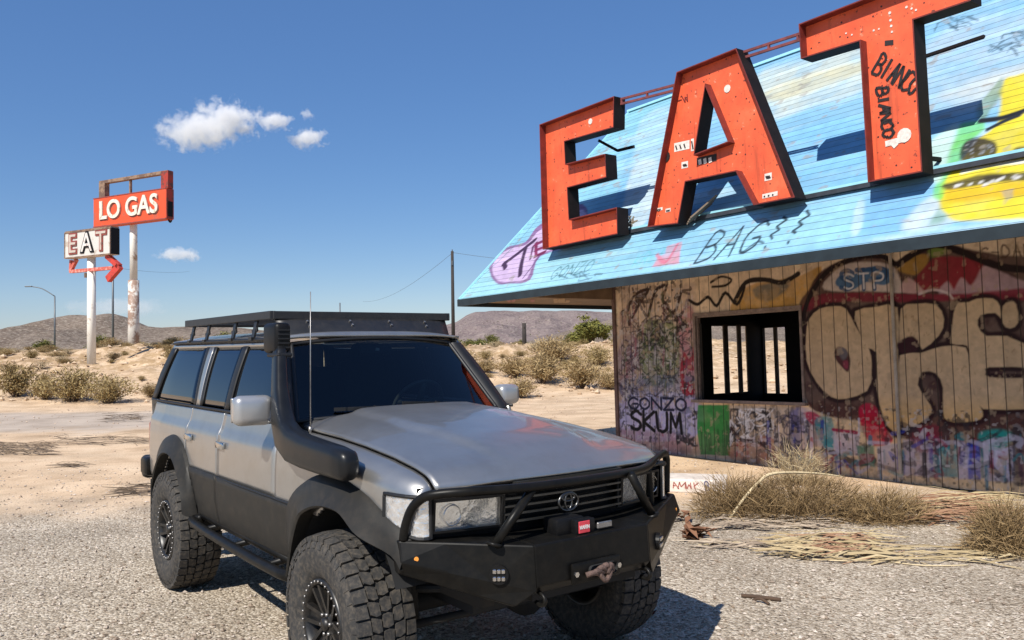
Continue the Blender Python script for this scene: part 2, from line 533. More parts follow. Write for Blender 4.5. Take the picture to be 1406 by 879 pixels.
hm1 = hillmat("rocky_hill", (.115, .085, .066), (.20, .155, .12), (.30, .25, .20), .022)
hm2 = hillmat("far_mesa_rock", (.14, .105, .105), (.21, .165, .155), (.26, .215, .19), .012)
hill("hill", 850, [(-260, 462), (-120, 452), (0, 458), (33, 455), (52, 445), (74, 436), (101, 432), (125, 433), (147, 430.5), (160, 432), (175, 439), (191, 447), (218, 450), (257, 448), (330, 450), (420, 462), (520, 472)], 420, 2.0, hm1)
hill("hill", 2100, [(330, 470), (420, 462), (520, 452), (590, 440), (612, 446), (625, 443), (638, 434), (650, 428.5), (689, 426), (715, 428), (733, 425.5), (750, 427), (790, 426), (847, 429), (950, 436), (1100, 430), (1300, 445), (1500, 455), (1700, 470)], 900, 5.0, hm2, step=12)
hill("hill", 1300, [(690, 475), (740, 466), (776, 455), (810, 447), (845, 437), (900, 432), (1000, 440), (1150, 462), (1250, 474)], 420, 8.0, hm1, step=9, rough=.6)

# ================================================================== CLOUDS
def cloudmat(name, dens, th, sc, seed):
    m = bpy.data.materials.new(name); m.use_nodes = True
    nt = m.node_tree; L = nt.links
    nt.nodes.remove(nt.nodes["Principled BSDF"])
    out = nt.nodes["Material Output"]
    tc = N(nt, "ShaderNodeTexCoord")
    gen = N(nt, "ShaderNodeVectorMath", operation='MULTIPLY_ADD')
    gen.inputs[1].default_value = (2, 2, 2); gen.inputs[2].default_value = (-1, -1, -1)
    L.new(tc.outputs["Generated"], gen.inputs[0])
    ln = N(nt, "ShaderNodeVectorMath", operation='LENGTH'); L.new(gen.outputs[0], ln.inputs[0])
    off = N(nt, "ShaderNodeVectorMath", operation='ADD'); off.inputs[1].default_value = (seed, seed * 2.3, seed * .7)
    L.new(tc.outputs["Object"], off.inputs[0])
    nz = N(nt, "ShaderNodeTexNoise", Scale=sc, Detail=5.0, Roughness=.6, Distortion=.3); L.new(off.outputs[0], nz.inputs["Vector"])
    a = N(nt, "ShaderNodeMath", operation='MULTIPLY'); a.inputs[1].default_value = .42; L.new(ln.outputs["Value"], a.inputs[0])
    b = N(nt, "ShaderNodeMath", operation='SUBTRACT'); L.new(nz.outputs[0], b.inputs[0]); L.new(a.outputs[0], b.inputs[1])
    mr = N(nt, "ShaderNodeMapRange"); mr.inputs[1].default_value = th; mr.inputs[2].default_value = th + .12; mr.inputs[4].default_value = dens
    L.new(b.outputs[0], mr.inputs[0])
    vs = N(nt, "ShaderNodeVolumeScatter"); vs.inputs["Anisotropy"].default_value = .0; vs.inputs[0].default_value = (1, 1, 1, 1)
    L.new(mr.outputs[0], vs.inputs["Density"])
    L.new(vs.outputs[0], out.inputs["Volume"])
    return m

def cloud(u0, v0, u1, v1, Y, label, dens, th, sc, seed, deep=.7, tilt=0.0):
    a = at_y(u0, v0, Y); b = at_y(u1, v1, Y)
    c = (a + b) / 2; w = abs(b.x - a.x) / 2; h = abs(a.z - b.z) / 2
    bm = bmesh.new(); bmesh.ops.create_icosphere(bm, subdivisions=3, radius=1)
    for q in bm.verts: q.co = Vector((q.co.x * w, q.co.y * w * deep, q.co.z * h))
    me = bpy.data.meshes.new("cloud"); bm.to_mesh(me); bm.free()
    me.materials.append(cloudmat("cloud_vapour", dens, th, sc, seed))
    o = bpy.data.objects.new("cloud", me); col.objects.link(o); o.location = c; o.rotation_euler = (0, tilt, 0)
    tag(o, label, "cloud", "small fair weather clouds")
    return o

cloud(240, 128, 376, 204, 2600, "largest white puffy cloud high above the roadside signs", .034, .262, .030, 3.0)
cloud(206, 150, 330, 212, 2500, "lower ragged fringe hanging under the left end of the largest cloud", .022, .20, .03, 11.0)
cloud(345, 150, 408, 182, 2600, "thin white tail trailing right from the largest cloud", .03, .21, .034, 5.0, tilt=.15)
cloud(388, 172, 456, 208, 2650, "ragged small cloud below and right of the largest cloud", .03, .225, .032, 8.0)
cloud(410, 148, 436, 168, 2650, "tiniest cloud wisp above the ragged small cloud", .025, .22, .05, 14.0)
cloud(208, 338, 286, 362, 2600, "low flat cloud streak just right of the gas sign pole", .02, .2, .03, 21.0)
cloud(80, 408, 240, 436, 5200, "faint pale cloud bank low behind the left hill", .0014, .15, .012, 31.0)

# ================================================================== PAINT CANVAS (spray paint is rasterised into a colour attribute of the real wall mesh)
FONT = {
 'A': [[(0, 0), (.5, 1), (1, 0)], [(.2, .4), (.8, .4)]], 'B': [[(0, 0), (0, 1), (.7, .95), (.8, .75), (.6, .55), (0, .52)], [(.6, .55), (1, .3), (.8, .05), (0, 0)]],
 'C': [[(1, .85), (.6, 1), (.2, .85), (0, .5), (.2, .12), (.6, 0), (1, .15)]], 'D': [[(0, 0), (0, 1), (.6, .95), (1, .5), (.6, .05), (0, 0)]],
 'E': [[(1, 1), (0, 1), (0, 0), (1, 0)], [(0, .5), (.8, .5)]], 'G': [[(1, .85), (.6, 1), (.2, .85), (0, .5), (.2, .12), (.6, 0), (1, .2), (1, .45), (.55, .45)]],
 'I': [[(.5, 0), (.5, 1)]], 'K': [[(0, 0), (0, 1)], [(1, 1), (0, .45), (1, 0)]], 'L': [[(0, 1), (0, 0), (.9, 0)]], 'M': [[(0, 0), (.1, 1), (.5, .3), (.9, 1), (1, 0)]],
 'N': [[(0, 0), (0, 1), (1, 0), (1, 1)]], 'O': [[(.5, 1), (.1, .8), (0, .5), (.1, .2), (.5, 0), (.9, .2), (1, .5), (.9, .8), (.5, 1)]],
 'P': [[(0, 0), (0, 1), (.8, .95), (.95, .72), (.7, .5), (0, .48)]], 'R': [[(0, 0), (0, 1), (.8, .95), (.95, .72), (.7, .5), (0, .48)], [(.5, .48), (1, 0)]],
 'S': [[(1, .85), (.6, 1), (.15, .9), (.1, .65), (.5, .52), (.9, .38), (.9, .12), (.45, 0), (0, .12)]], 'T': [[(0, 1), (1, 1)], [(.5, 1), (.5, 0)]],
 'U': [[(0, 1), (.05, .2), (.5, 0), (.95, .2), (1, 1)]], 'W': [[(0, 1), (.25, 0), (.5, .7), (.75, 0), (1, 1)]], 'Y': [[(0, 1), (.5, .5), (1, 1)], [(.5, .5), (.5, 0)]],
 'Z': [[(0, 1), (1, 1), (0, 0), (1, 0)]], '!': [[(.35, 1), (.7, .85), (.3, .7), (.65, .55), (.3, .42), (.55, .3)], [(.45, .06), (.5, .0)]], '-': [[(.1, .5), (.9, .5)]], "'": [[(.4, 1), (.5, .8)]], ' ': [],
}
rng = np.random.default_rng(5)

def vnoise(shape, cell, oct=4, seed=0):
    """smooth value noise on a pixel canvas"""
    r = np.random.default_rng(seed)
    out = np.zeros(shape); amp = 1.0; tot = 0
    for o in range(oct):
        c = max(1.0, cell / 2 ** o)
        gy_, gx_ = int(shape[0] / c) + 3, int(shape[1] / c) + 3
        g = r.random((gy_, gx_))
        y = np.arange(shape[0]) / c; x = np.arange(shape[1]) / c
        y0 = y.astype(int); x0 = x.astype(int); fy = (y - y0)[:, None]; fx = (x - x0)[None, :]
        fy = fy * fy * (3 - 2 * fy); fx = fx * fx * (3 - 2 * fx)
        a = g[y0][:, x0]; b = g[y0][:, x0 + 1]; c_ = g[y0 + 1][:, x0]; d = g[y0 + 1][:, x0 + 1]
        out += amp * ((a * (1 - fx) + b * fx) * (1 - fy) + (c_ * (1 - fx) + d * fx) * fy); tot += amp; amp *= .55
    return out / tot

class Canvas:
    def __init__(s, x0, x1, z0, z1, dx, dz):
        s.x0, s.z0, s.dx, s.dz = x0, z0, dx, dz
        s.nx = int(round((x1 - x0) / dx)) + 1; s.nz = int(round((z1 - z0) / dz)) + 1
        s.X = x0 + np.arange(s.nx) * dx; s.Z = z0 + np.arange(s.nz) * dz
        s.c = np.zeros((s.nz, s.nx, 3)); s.seed = 100
    def fill(s, colr): s.c[:] = srgb(*colr)
    def _win(s, pts, m):
        xs = [p[0] for p in pts]; zs = [p[1] for p in pts]
        i0 = max(0, int((min(xs) - m - s.x0) / s.dx)); i1 = min(s.nx, int((max(xs) + m - s.x0) / s.dx) + 2)
        j0 = max(0, int((min(zs) - m - s.z0) / s.dz)); j1 = min(s.nz, int((max(zs) + m - s.z0) / s.dz) + 2)
        return i0, i1, j0, j1
    def _dist(s, pts, X, Z):
        d = np.full((len(Z), len(X)), 1e9)
        for (ax, az), (bx, bz) in zip(pts[:-1], pts[1:]):
            vx, vz = bx - ax, bz - az
            l2 = vx * vx + vz * vz + 1e-12
            t = np.clip(((X[None, :] - ax) * vx + (Z[:, None] - az) * vz) / l2, 0, 1)
            d = np.minimum(d, np.hypot(X[None, :] - ax - t * vx, Z[:, None] - az - t * vz))
        return d
    def _blend(s, i0, i1, j0, j1, a, colr):
        a = a[..., None]
        s.c[j0:j1, i0:i1] = s.c[j0:j1, i0:i1] * (1 - a) + np.array(srgb(*colr)) * a
    def stroke(s, pts, w, colr, a=1.0, soft=.012, rough=0.0):
        i0, i1, j0, j1 = s._win(pts, w + soft * 3)
        if i1 <= i0 or j1 <= j0: return
        d = s._dist(pts, s.X[i0:i1], s.Z[j0:j1])
        if rough:
            s.seed += 1
            d = d + rough * (vnoise(d.shape, 9, 3, s.seed) - .5)
        m = np.clip((w / 2 + soft - d) / (2 * soft), 0, 1)
        s._blend(i0, i1, j0, j1, a * m * m * (3 - 2 * m), colr)
    def poly(s, pts, colr, a=1.0, soft=.012, rough=0.0, mott=0.0):
        i0, i1, j0, j1 = s._win(pts, soft * 3 + rough)
        if i1 <= i0 or j1 <= j0: return
        X, Z = s.X[i0:i1], s.Z[j0:j1]
        ins = np.zeros((len(Z), len(X)), bool)
        q = list(pts) + [pts[0]]
        for (ax, az), (bx, bz) in zip(q[:-1], q[1:]):
            if az == bz: continue
            c = (Z[:, None] >= min(az, bz)) & (Z[:, None] < max(az, bz)) & (X[None, :] < ax + (Z[:, None] - az) * (bx - ax) / (bz - az))
            ins ^= c
        d = s._dist(q, X, Z); d = np.where(ins, -d, d)
        s.seed += 1
        if rough: d = d + rough * (vnoise(d.shape, 14, 3, s.seed) - .5)
        m = np.clip((soft - d) / (2 * soft), 0, 1)
        m = a * m * m * (3 - 2 * m)
        if mott: m = m * (1 - mott * np.clip((vnoise(d.shape, 16, 4, s.seed + 50) - .42) * 5, 0, 1))
        s._blend(i0, i1, j0, j1, m, colr)
    def speckle(s, pts, colr, n, rmin, rmax, a=.8):
        xs = [p[0] for p in pts]; zs = [p[1] for p in pts]
        for _ in range(n):
            x = rng.uniform(min(xs), max(xs)); z = rng.uniform(min(zs), max(zs)); r = rng.uniform(rmin, rmax)
            s.stroke([(x, z), (x + rng.normal(0, r), z - abs(rng.normal(0, r * 2)))], r, colr, a, r * .4)

def smooth_pts(pts, k=5, closed=False):
    out = []; n = len(pts)
    rngi = range(n) if closed else range(n - 1)
    g = (lambda i: pts[i % n]) if closed else (lambda i: pts[min(max(i, 0), n - 1)])
    for i in rngi:
        p0, p1, p2, p3 = g(i - 1), g(i), g(i + 1), g(i + 2)
        for j in range(k):
            t = j / k
            out.append(tuple(.5 * (2 * b + (c - a) * t + (2 * a - 5 * b + 4 * c - d) * t * t + (3 * b - a - 3 * c + d) * t ** 3) for a, b, c, d in zip(p0, p1, p2, p3)))
    if not closed: out.append(pts[-1])
    return out

def text_strokes(txt, x0, z0, x1, z1, h, lean=0.0, gap=.35, jit=0.0):
    """handwritten capitals along the line (x0,z0)-(x1,z1), height h; returns polylines"""
    n = len(txt); res = []
    for i, ch in enumerate(txt):
        a = (i + gap / 2) / n; b = (i + 1 - gap / 2) / n
        for pl in FONT.get(ch, []):
            r = []
            for (px, pz) in (smooth_pts(pl, 3) if ch in 'BCDGOPRSU' else pl):
                t = a + (b - a) * px
                j = jit * h
                r.append((x0 + (x1 - x0) * t + lean * h * pz + random.uniform(-j, j), z0 + (z1 - z0) * t + h * pz + random.uniform(-j, j)))
            res.append(r)
    return res

# ================================================================== BUILDING
bld = empty("roadside_diner")
bld.matrix_world = B_M
tag(bld, "abandoned diner with graffiti covered board walls and a steep painted sky blue roof", "building")

W = Canvas(0.0, 7.4, -.14, 2.86, .0105, .0105)
W.fill((200, 175, 143))
n1 = vnoise(W.c.shape[:2], 60, 5, 1); n2 = vnoise((W.nz, W.nx), 14, 4, 2)
streak = np.repeat(vnoise((6, W.nx), 5, 3, 3)[2:3], W.nz, 0)
W.c *= (.72 + .42 * n1 + .25 * (streak - .5) + .25 * (n2 - .5))[..., None]
def wp(*uv): return [tuple(on_wall(u, v)[i] for i in (0, 2)) for u, v in uv]
def wst(pts, wpx, colr, a=1.0, soft=.012, sm=4, rough=.01): W.stroke(smooth_pts(wp(*pts), sm) if sm else wp(*pts), wpx * .0118, colr, a, soft, rough)
def wpo(pts, colr, a=1.0, soft=.015, sm=4, rough=.02, mott=0.0): W.poly(smooth_pts(wp(*pts), sm, True) if sm else wp(*pts), colr, a, soft, rough, mott)
def wtx(txt, u0, v0, u1, v1, hpx, wpx, colr, a=.95, jit=.03, lean=.0, gap=.35):
    (x0, z0), (x1, z1) = wp((u0, v0), (u1, v1))
    h = wp((u0, v0 - hpx))[0][1] - z0
    for pl in text_strokes(txt, x0, z0, x1, z1, h, lean, gap, jit): W.stroke(pl, wpx * .0118, colr, a, .008, .008)
def z7(*pts): return [(1080 + x / 2.4417, 320 + y / 2.4417) for x, y in pts]
def scribble(u0, v0, u1, v1, n, wpx, colr, a=.8):
    for _ in range(n):
        u, v = random.uniform(u0, u1), random.uniform(v0, v1)
        pts = [(u, v)]
        for k in range(random.randint(2, 5)):
            u += random.uniform(-14, 14); v += random.uniform(-13, 13)
            pts.append((min(max(u, u0), u1), min(max(v, v0), v1)))
        wst(pts, wpx * random.uniform(.6, 1.3), colr, a, .008)

# pale and dark overpainting of the left pier
wpo([(851, 392), (955, 390), (955, 470), (950, 620), (852, 608)], (150, 128, 118), .55, .05, 0, mott=.5)
wpo([(852, 470), (948, 468), (950, 620), (852, 606)], (142, 130, 136), .7, .05, mott=.4)
wpo([(852, 430), (880, 450), (880, 540), (852, 560)], (92, 52, 62), .7, .05, mott=.6)
wpo([(932, 440), (953, 430), (954, 560), (938, 560)], (152, 88, 96), .75, .03, mott=.35)
wpo([(880, 448), (928, 446), (930, 520), (905, 530), (882, 520)], (92, 104, 58), .85, .03, mott=.45)
wpo([(860, 520), (950, 516), (950, 548), (860, 548)], (74, 82, 104), .75, .03, mott=.5)
wpo([(856, 545), (954, 545), (954, 600), (856, 600)], (142, 142, 168), .8, .03, mott=.3)
wpo([(854, 590), (950, 598), (950, 626), (854, 612)], (122, 92, 92), .7, .03, mott=.4)
scribble(854, 395, 948, 470, 26, 4, (52, 36, 32))
scribble(854, 440, 950, 545, 80, 1.8, (34, 28, 32), .65)
scribble(882, 450, 928, 520, 22, 2.2, (42, 58, 30))
scribble(858, 400, 950, 600, 60, 1.3, (168, 160, 164), .4)
scribble(936, 470, 953, 545, 10, 5, (128, 26, 40), .85)
wst([(864, 446), (862, 425), (872, 405), (890, 398), (880, 414), (868, 436)], 5, (58, 40, 34))
wst([(890, 434), (900, 400), (915, 392), (910, 412), (925, 430), (935, 402)], 5, (58, 40, 34))
scribble(930, 560, 957, 612, 16, 4, (30, 28, 34))
# under the window
wpo([(958, 556), (1100, 556), (1100, 640), (958, 630)], (136, 128, 122), .75, .04, 0, mott=.4)
wpo([(958, 556), (1001, 556), (1003, 626), (962, 624), (957, 590)], (44, 104, 52), .96, .012, 0, .02, mott=.12)
for k in range(9):
    u = random.uniform(962, 1000); wst([(u, random.uniform(575, 600)), (u + 1, random.uniform(612, 626))], 3, (26, 62, 34), .6)
scribble(1003, 562, 1058, 612, 60, 2.4, (38, 36, 38))
scribble(1003, 562, 1062, 612, 34, 1.8, (186, 182, 178), .8)
wpo([(1006, 610), (1060, 600), (1066, 640), (1006, 632)], (132, 84, 66), .7, .03, mott=.4)
wst([(1004, 588), (1018, 604), (1044, 608), (1060, 628)], 4.5, (48, 34, 34))
wpo([(1084, 566), (1106, 562), (1108, 612), (1090, 614)], (62, 66, 128), .6, .04, mott=.5)
scribble(1064, 566, 1110, 625, 30, 2.4, (44, 42, 60), .7)
# window head
wpo([(1008, 412), (1030, 392), (1070, 384), (1100, 378), (1128, 366), (1118, 398), (1100, 424), (1010, 430)], (166, 120, 34), .9, .02, mott=.2)
wpo([(1034, 396), (1060, 388), (1084, 392), (1060, 412), (1040, 410)], (72, 84, 84), .75, .03, mott=.3)
wst([(946, 412), (958, 418), (972, 408), (984, 420), (996, 402), (1012, 418), (1022, 394), (1010, 410)], 4.4, (26, 18, 16))
wst([(976, 388), (990, 380), (1004, 384), (996, 392), (978, 394)], 3.2, (26, 18, 16))
wst([(1010, 412), (1024, 388), (1050, 384), (1074, 388), (1096, 376)], 6, (30, 22, 20))
wtx("KRYPO RUTZ", 1008, 367, 1132, 353, 12, 2.4, (70, 42, 32), .95)
# the big throw-up: dark surround, bands, caps
wpo([(1096, 430), (1110, 398), (1128, 372), (1160, 356), (1200, 352), (1226, 360), (1256, 344), (1300, 336), (1350, 346), (1406, 352), (1470, 352), (1470, 606), (1406, 612), (1350, 612), (1300, 616), (1240, 602), (1190, 580), (1140, 572), (1104, 545)], (52, 22, 26), .96, .02, mott=.08)
wpo([(1132, 398), (1142, 376), (1165, 362), (1200, 360), (1226, 366), (1236, 384), (1240, 402), (1200, 400)], (176, 160, 148), .95, .02, mott=.08)
wpo([(1148, 392), (1152, 380), (1176, 376), (1196, 366), (1222, 370), (1226, 382), (1214, 392), (1190, 388), (1170, 398)], (48, 88, 122), .95, .015)
wtx("STP", 1152, 398, 1222, 396, 26, 5, (30, 64, 100), .9, .0, gap=.25)
wtx("STP", 1156, 397, 1218, 395, 20, 2, (184, 182, 182), .9, .0, gap=.35)
wpo([(1228, 366), (1250, 352), (1274, 350), (1270, 368), (1252, 378)], (150, 112, 40), .9, .02)
wpo([(1274, 340), (1282, 332), (1306, 338), (1290, 352), (1276, 352)], (104, 124, 46), .85, .03)
wpo([(1252, 396), (1275, 360), (1300, 352), (1340, 356), (1352, 372), (1344, 396), (1290, 400)], (122, 26, 36), .95, .02, mott=.15)
wpo([(1236, 400), (1246, 382), (1262, 392), (1268, 404)], (176, 140, 134), .9, .02)
wpo([(1290, 404), (1300, 386), (1310, 398), (1320, 382), (1334, 392), (1350, 366), (1372, 372), (1406, 386), (1470, 392), (1406, 402), (1340, 404)], (158, 128, 130), .9, .02, mott=.15)
wpo([(1102, 428), (1120, 406), (1180, 402), (1300, 404), (1406, 396), (1470, 396), (1470, 412), (1340, 412), (1240, 416), (1160, 414)], (112, 22, 40), .95, .02, mott=.1)
wst([(1262, 404), (1280, 398), (1300, 402), (1308, 410)], 2.4, (190, 172, 168), .8)
wst([(1104, 470), (1104, 430), (1118, 396), (1140, 370), (1176, 354), (1210, 352), (1228, 362)], 6, (28, 14, 16))
wst([(1232, 364), (1252, 350), (1286, 336), (1320, 346), (1366, 364), (1406, 370), (1450, 372)], 7, (28, 14, 16))
wtx("C-DAN", 1345, 356, 1420, 350, 15, 1.8, (70, 48, 36), .85, .05)
# bubble letters O R E
TAN, EDGE = (177, 148, 110), (30, 8, 14)
O_ = z7((65, 350), (75, 290), (110, 255), (160, 245), (200, 255), (230, 310), (265, 370), (282, 410), (285, 470), (270, 530), (200, 555), (150, 550), (100, 500), (68, 430))
R1 = z7((230, 262), (300, 248), (372, 250), (374, 400), (385, 655), (350, 658), (325, 620), (302, 520), (300, 400), (270, 385), (240, 320))
R2 = z7((383, 255), (430, 238), (500, 240), (528, 290), (510, 345), (455, 390), (440, 360), (405, 350), (380, 372))
R3 = z7((380, 410), (450, 402), (520, 380), (600, 385), (615, 450), (630, 540), (657, 600), (650, 625), (600, 635), (540, 630), (525, 600), (525, 520), (500, 470), (455, 465), (440, 510), (470, 560), (487, 590), (470, 620), (392, 652), (380, 500))
E1 = z7((560, 270), (575, 235), (610, 232), (640, 220), (690, 220), (715, 245), (718, 285), (700, 268), (650, 275), (640, 310), (670, 345), (740, 345), (800, 372), (940, 380), (940, 450), (800, 450), (680, 450), (668, 465), (680, 484), (800, 487), (940, 485), (940, 592), (800, 590), (660, 590), (632, 540), (614, 460), (612, 390), (592, 375), (550, 370), (555, 320))
E2 = z7((725, 245), (750, 230), (770, 240), (776, 300), (750, 320), (724, 302))
for q in (O_, R1, R2, R3, E1, E2):
    wst(q + [q[0]], 9, EDGE, .95, .02)
for q in (O_, R1, R2, R3, E1, E2):
    wpo(q, TAN, .97, .012, 2, .012, mott=.06)
wpo(z7((160, 400), (175, 380), (200, 392), (215, 430), (205, 465), (185, 450), (165, 425)), (58, 20, 26), .97, .015)
wpo(z7((170, 395), (190, 385), (205, 405), (190, 425)), (96, 92, 92), .7, .02)
wpo(z7((190, 430), (205, 430), (205, 455), (192, 450)), (130, 40, 60), .7, .02)
wpo(z7((372, 370), (420, 345), (440, 370), (430, 395), (385, 402)), (46, 14, 22), .97, .015)
for q in (O_, R1, R2, R3, E1):
    us = [t[0] for t in q]; vs_ = [t[1] for t in q]
    (xa, za), (xb, zb) = wp((min(us), max(vs_)), (min(1420, max(us)), min(vs_)))
    W.speckle([(xa + .1, za + .15), (xb - .1, zb - .1)], (120, 92, 56), 26, .008, .02, .4)
# coloured patches below
wpo([(1100, 560), (1120, 566), (1142, 590), (1150, 616), (1120, 612), (1100, 590)], (150, 140, 146), .8, .03, mott=.3)
wpo([(1104, 568), (1118, 566), (1132, 580), (1116, 584)], (140, 40, 62), .85, .02)
wpo([(1118, 578), (1142, 574), (1144, 616), (1130, 612)], (44, 116, 118), .85, .02, mott=.2)
wpo([(1144, 592), (1180, 596), (1180, 626), (1146, 622)], (168, 158, 166), .85, .02, 0, mott=.2)
wst([(1144, 590), (1176, 594)], 4, (128, 22, 60), .9)
wst([(1140, 620), (1176, 636), (1200, 632)], 7, (28, 24, 28), .9)
wpo([(1180, 560), (1200, 556), (1216, 588), (1226, 606), (1200, 612), (1184, 590)], (152, 38, 58), .9, .02, mott=.2)
wpo([(1176, 612), (1200, 612), (1202, 642), (1180, 638)], (36, 92, 74), .9, .02, 0, mott=.2)
wpo([(1204, 614), (1236, 608), (1238, 650), (1206, 644)], (156, 148, 152), .8, .02, 0, mott=.3)
wpo([(1240, 604), (1292, 600), (1292, 656), (1240, 652)], (150, 140, 150), .85, .02, 0, mott=.3)
wpo([(1252, 590), (1290, 584), (1286, 620), (1256, 618)], (104, 40, 52), .85, .03, mott=.3)
wpo([(1286, 614), (1314, 610), (1316, 656), (1288, 654)], (44, 112, 118), .85, .02, 0, mott=.25)
wpo([(1314, 606), (1330, 606), (1332, 658), (1316, 658)], (160, 152, 168), .85, .02, 0, mott=.2)
wpo([(1328, 608), (1346, 606), (1346, 658), (1330, 658)], (44, 64, 138), .9, .015, 0, mott=.2)
wpo([(1344, 596), (1370, 590), (1392, 596), (1380, 616), (1356, 622)], (52, 132, 122), .85, .03, mott=.2)
wpo([(1350, 622), (1394, 612), (1394, 662), (1352, 660)], (150, 148, 168), .85, .02, 0, mott=.25)
wst([(1348, 610), (1360, 640), (1380, 660)], 6, (34, 32, 44), .85)
wst([(1396, 590), (1398, 662)], 9, (40, 36, 40), .8)
wpo([(1404, 600), (1470, 600), (1470, 668), (1404, 664)], (72, 46, 60), .85, .03, mott=.3)
scribble(1245, 596, 1400, 655, 26, 2.2, (44, 36, 44), .55)
for _ in range(150):
    u = random.uniform(1004, 1404); v = random.uniform(575, 640)
    if 1180 < u < 1400 and v < 600: continue
    k_ = random.choice([(176, 170, 176), (40, 36, 44), (46, 98, 108), (52, 60, 120), (116, 40, 54), (150, 140, 132), (84, 70, 66)])
    wst([(u, v), (u + random.uniform(-2, 2), v + random.uniform(8, 40))], random.uniform(1.2, 5), k_, random.uniform(.35, .8), .01, 0)
for _ in range(40):
    u = random.uniform(1100, 1400); v = random.uniform(590, 648)
    k_ = random.choice([(170, 164, 172), (40, 36, 44), (46, 108, 112), (58, 66, 128), (120, 42, 60)])
    wst([(u, v), (u + random.uniform(-16, 16), v + random.uniform(-10, 10)), (u + random.uniform(-24, 24), v + random.uniform(-8, 14))], random.uniform(2, 6), k_, .6, .01)
for _ in range(130):
    u = random.uniform(853, 950); v = random.uniform(400, 590)
    k_ = random.choice([(166, 158, 160), (44, 36, 40), (70, 60, 84), (92, 100, 66), (126, 70, 80), (120, 106, 98)])
    wst([(u, v), (u + random.uniform(-3, 3), v + random.uniform(5, 24))], random.uniform(1, 4), k_, random.uniform(.3, .7), .012, 0)
wst([(856, 562), (945, 566)], 12, (150, 150, 172), .45, .04); wst([(858, 578), (940, 584)], 24, (158, 156, 176), .45, .05)
# grime rising from the ground, drips
g = np.clip(1 - (W.Z[:, None] - .0) / .35, 0, 1) * np.clip(vnoise((W.nz, W.nx), 18, 4, 77) * 1.6 - .3, 0, 1)
W.c = W.c * (1 - .45 * g[..., None]) + np.array((.10, .075, .055)) * .45 * g[..., None]
W.c *= (.86 + .28 * vnoise((W.nz, W.nx), 5, 2, 78))[..., None]
lum = W.c.mean(2, keepdims=True); W.c = np.clip((lum + (W.c - lum) * (.92 + .38 * np.clip((1.0 - W.Z[:, None, None]) * 3, 0, 1))) * np.array((1.56, 1.62, 1.78)), .004, .9)
# dense old tags: fine dark and pale flecks where every hand has written over the last
zx = ((W.X[None, :] < 1.78) & (W.Z[:, None] < 2.4)) | ((W.Z[:, None] < .80) & (W.X[None, :] > 2.5)) | ((W.Z[:, None] > 2.2) & (W.X[None, :] < 1.6))
fl1 = np.clip((vnoise((W.nz, W.nx), 6, 2, 91) - .60) * 14, 0, 1) * zx * np.clip(vnoise((W.nz, W.nx), 40, 3, 92) * 2 - .3, 0, 1)
fl2 = np.clip((vnoise((W.nz, W.nx), 5, 2, 93) - .63) * 14, 0, 1) * zx * np.clip(vnoise((W.nz, W.nx), 30, 3, 94) * 2 - .4, 0, 1)
W.c = W.c * (1 - .78 * fl1[..., None]) + np.array((.030, .024, .030)) * .78 * fl1[..., None]
W.c = W.c * (1 - .6 * fl2[..., None]) + np.array((.62, .58, .58)) * .6 * fl2[..., None]
wear = np.clip((vnoise((W.nz, W.nx), 8, 3, 79) + .25 * vnoise((W.nz // 10 + 2, W.nx), 4, 2, 80).repeat(10, 0)[:W.nz] - .76) * 9, 0, 1)
wear *= ~((W.X[None, :] < 1.7) & (W.Z[:, None] < .75)); bare = np.array(srgb(186, 162, 134))
W.c = W.c * (1 - .5 * wear[..., None]) + bare * .5 * wear[..., None]
wtx("GONZO", 862, 561, 944, 564, 15, 3.6, (30, 34, 62), 1, .02, gap=.2)
wtx("SKUM", 865, 589, 938, 595, 25, 5.2, (10, 10, 20), 1, .02, gap=.22)

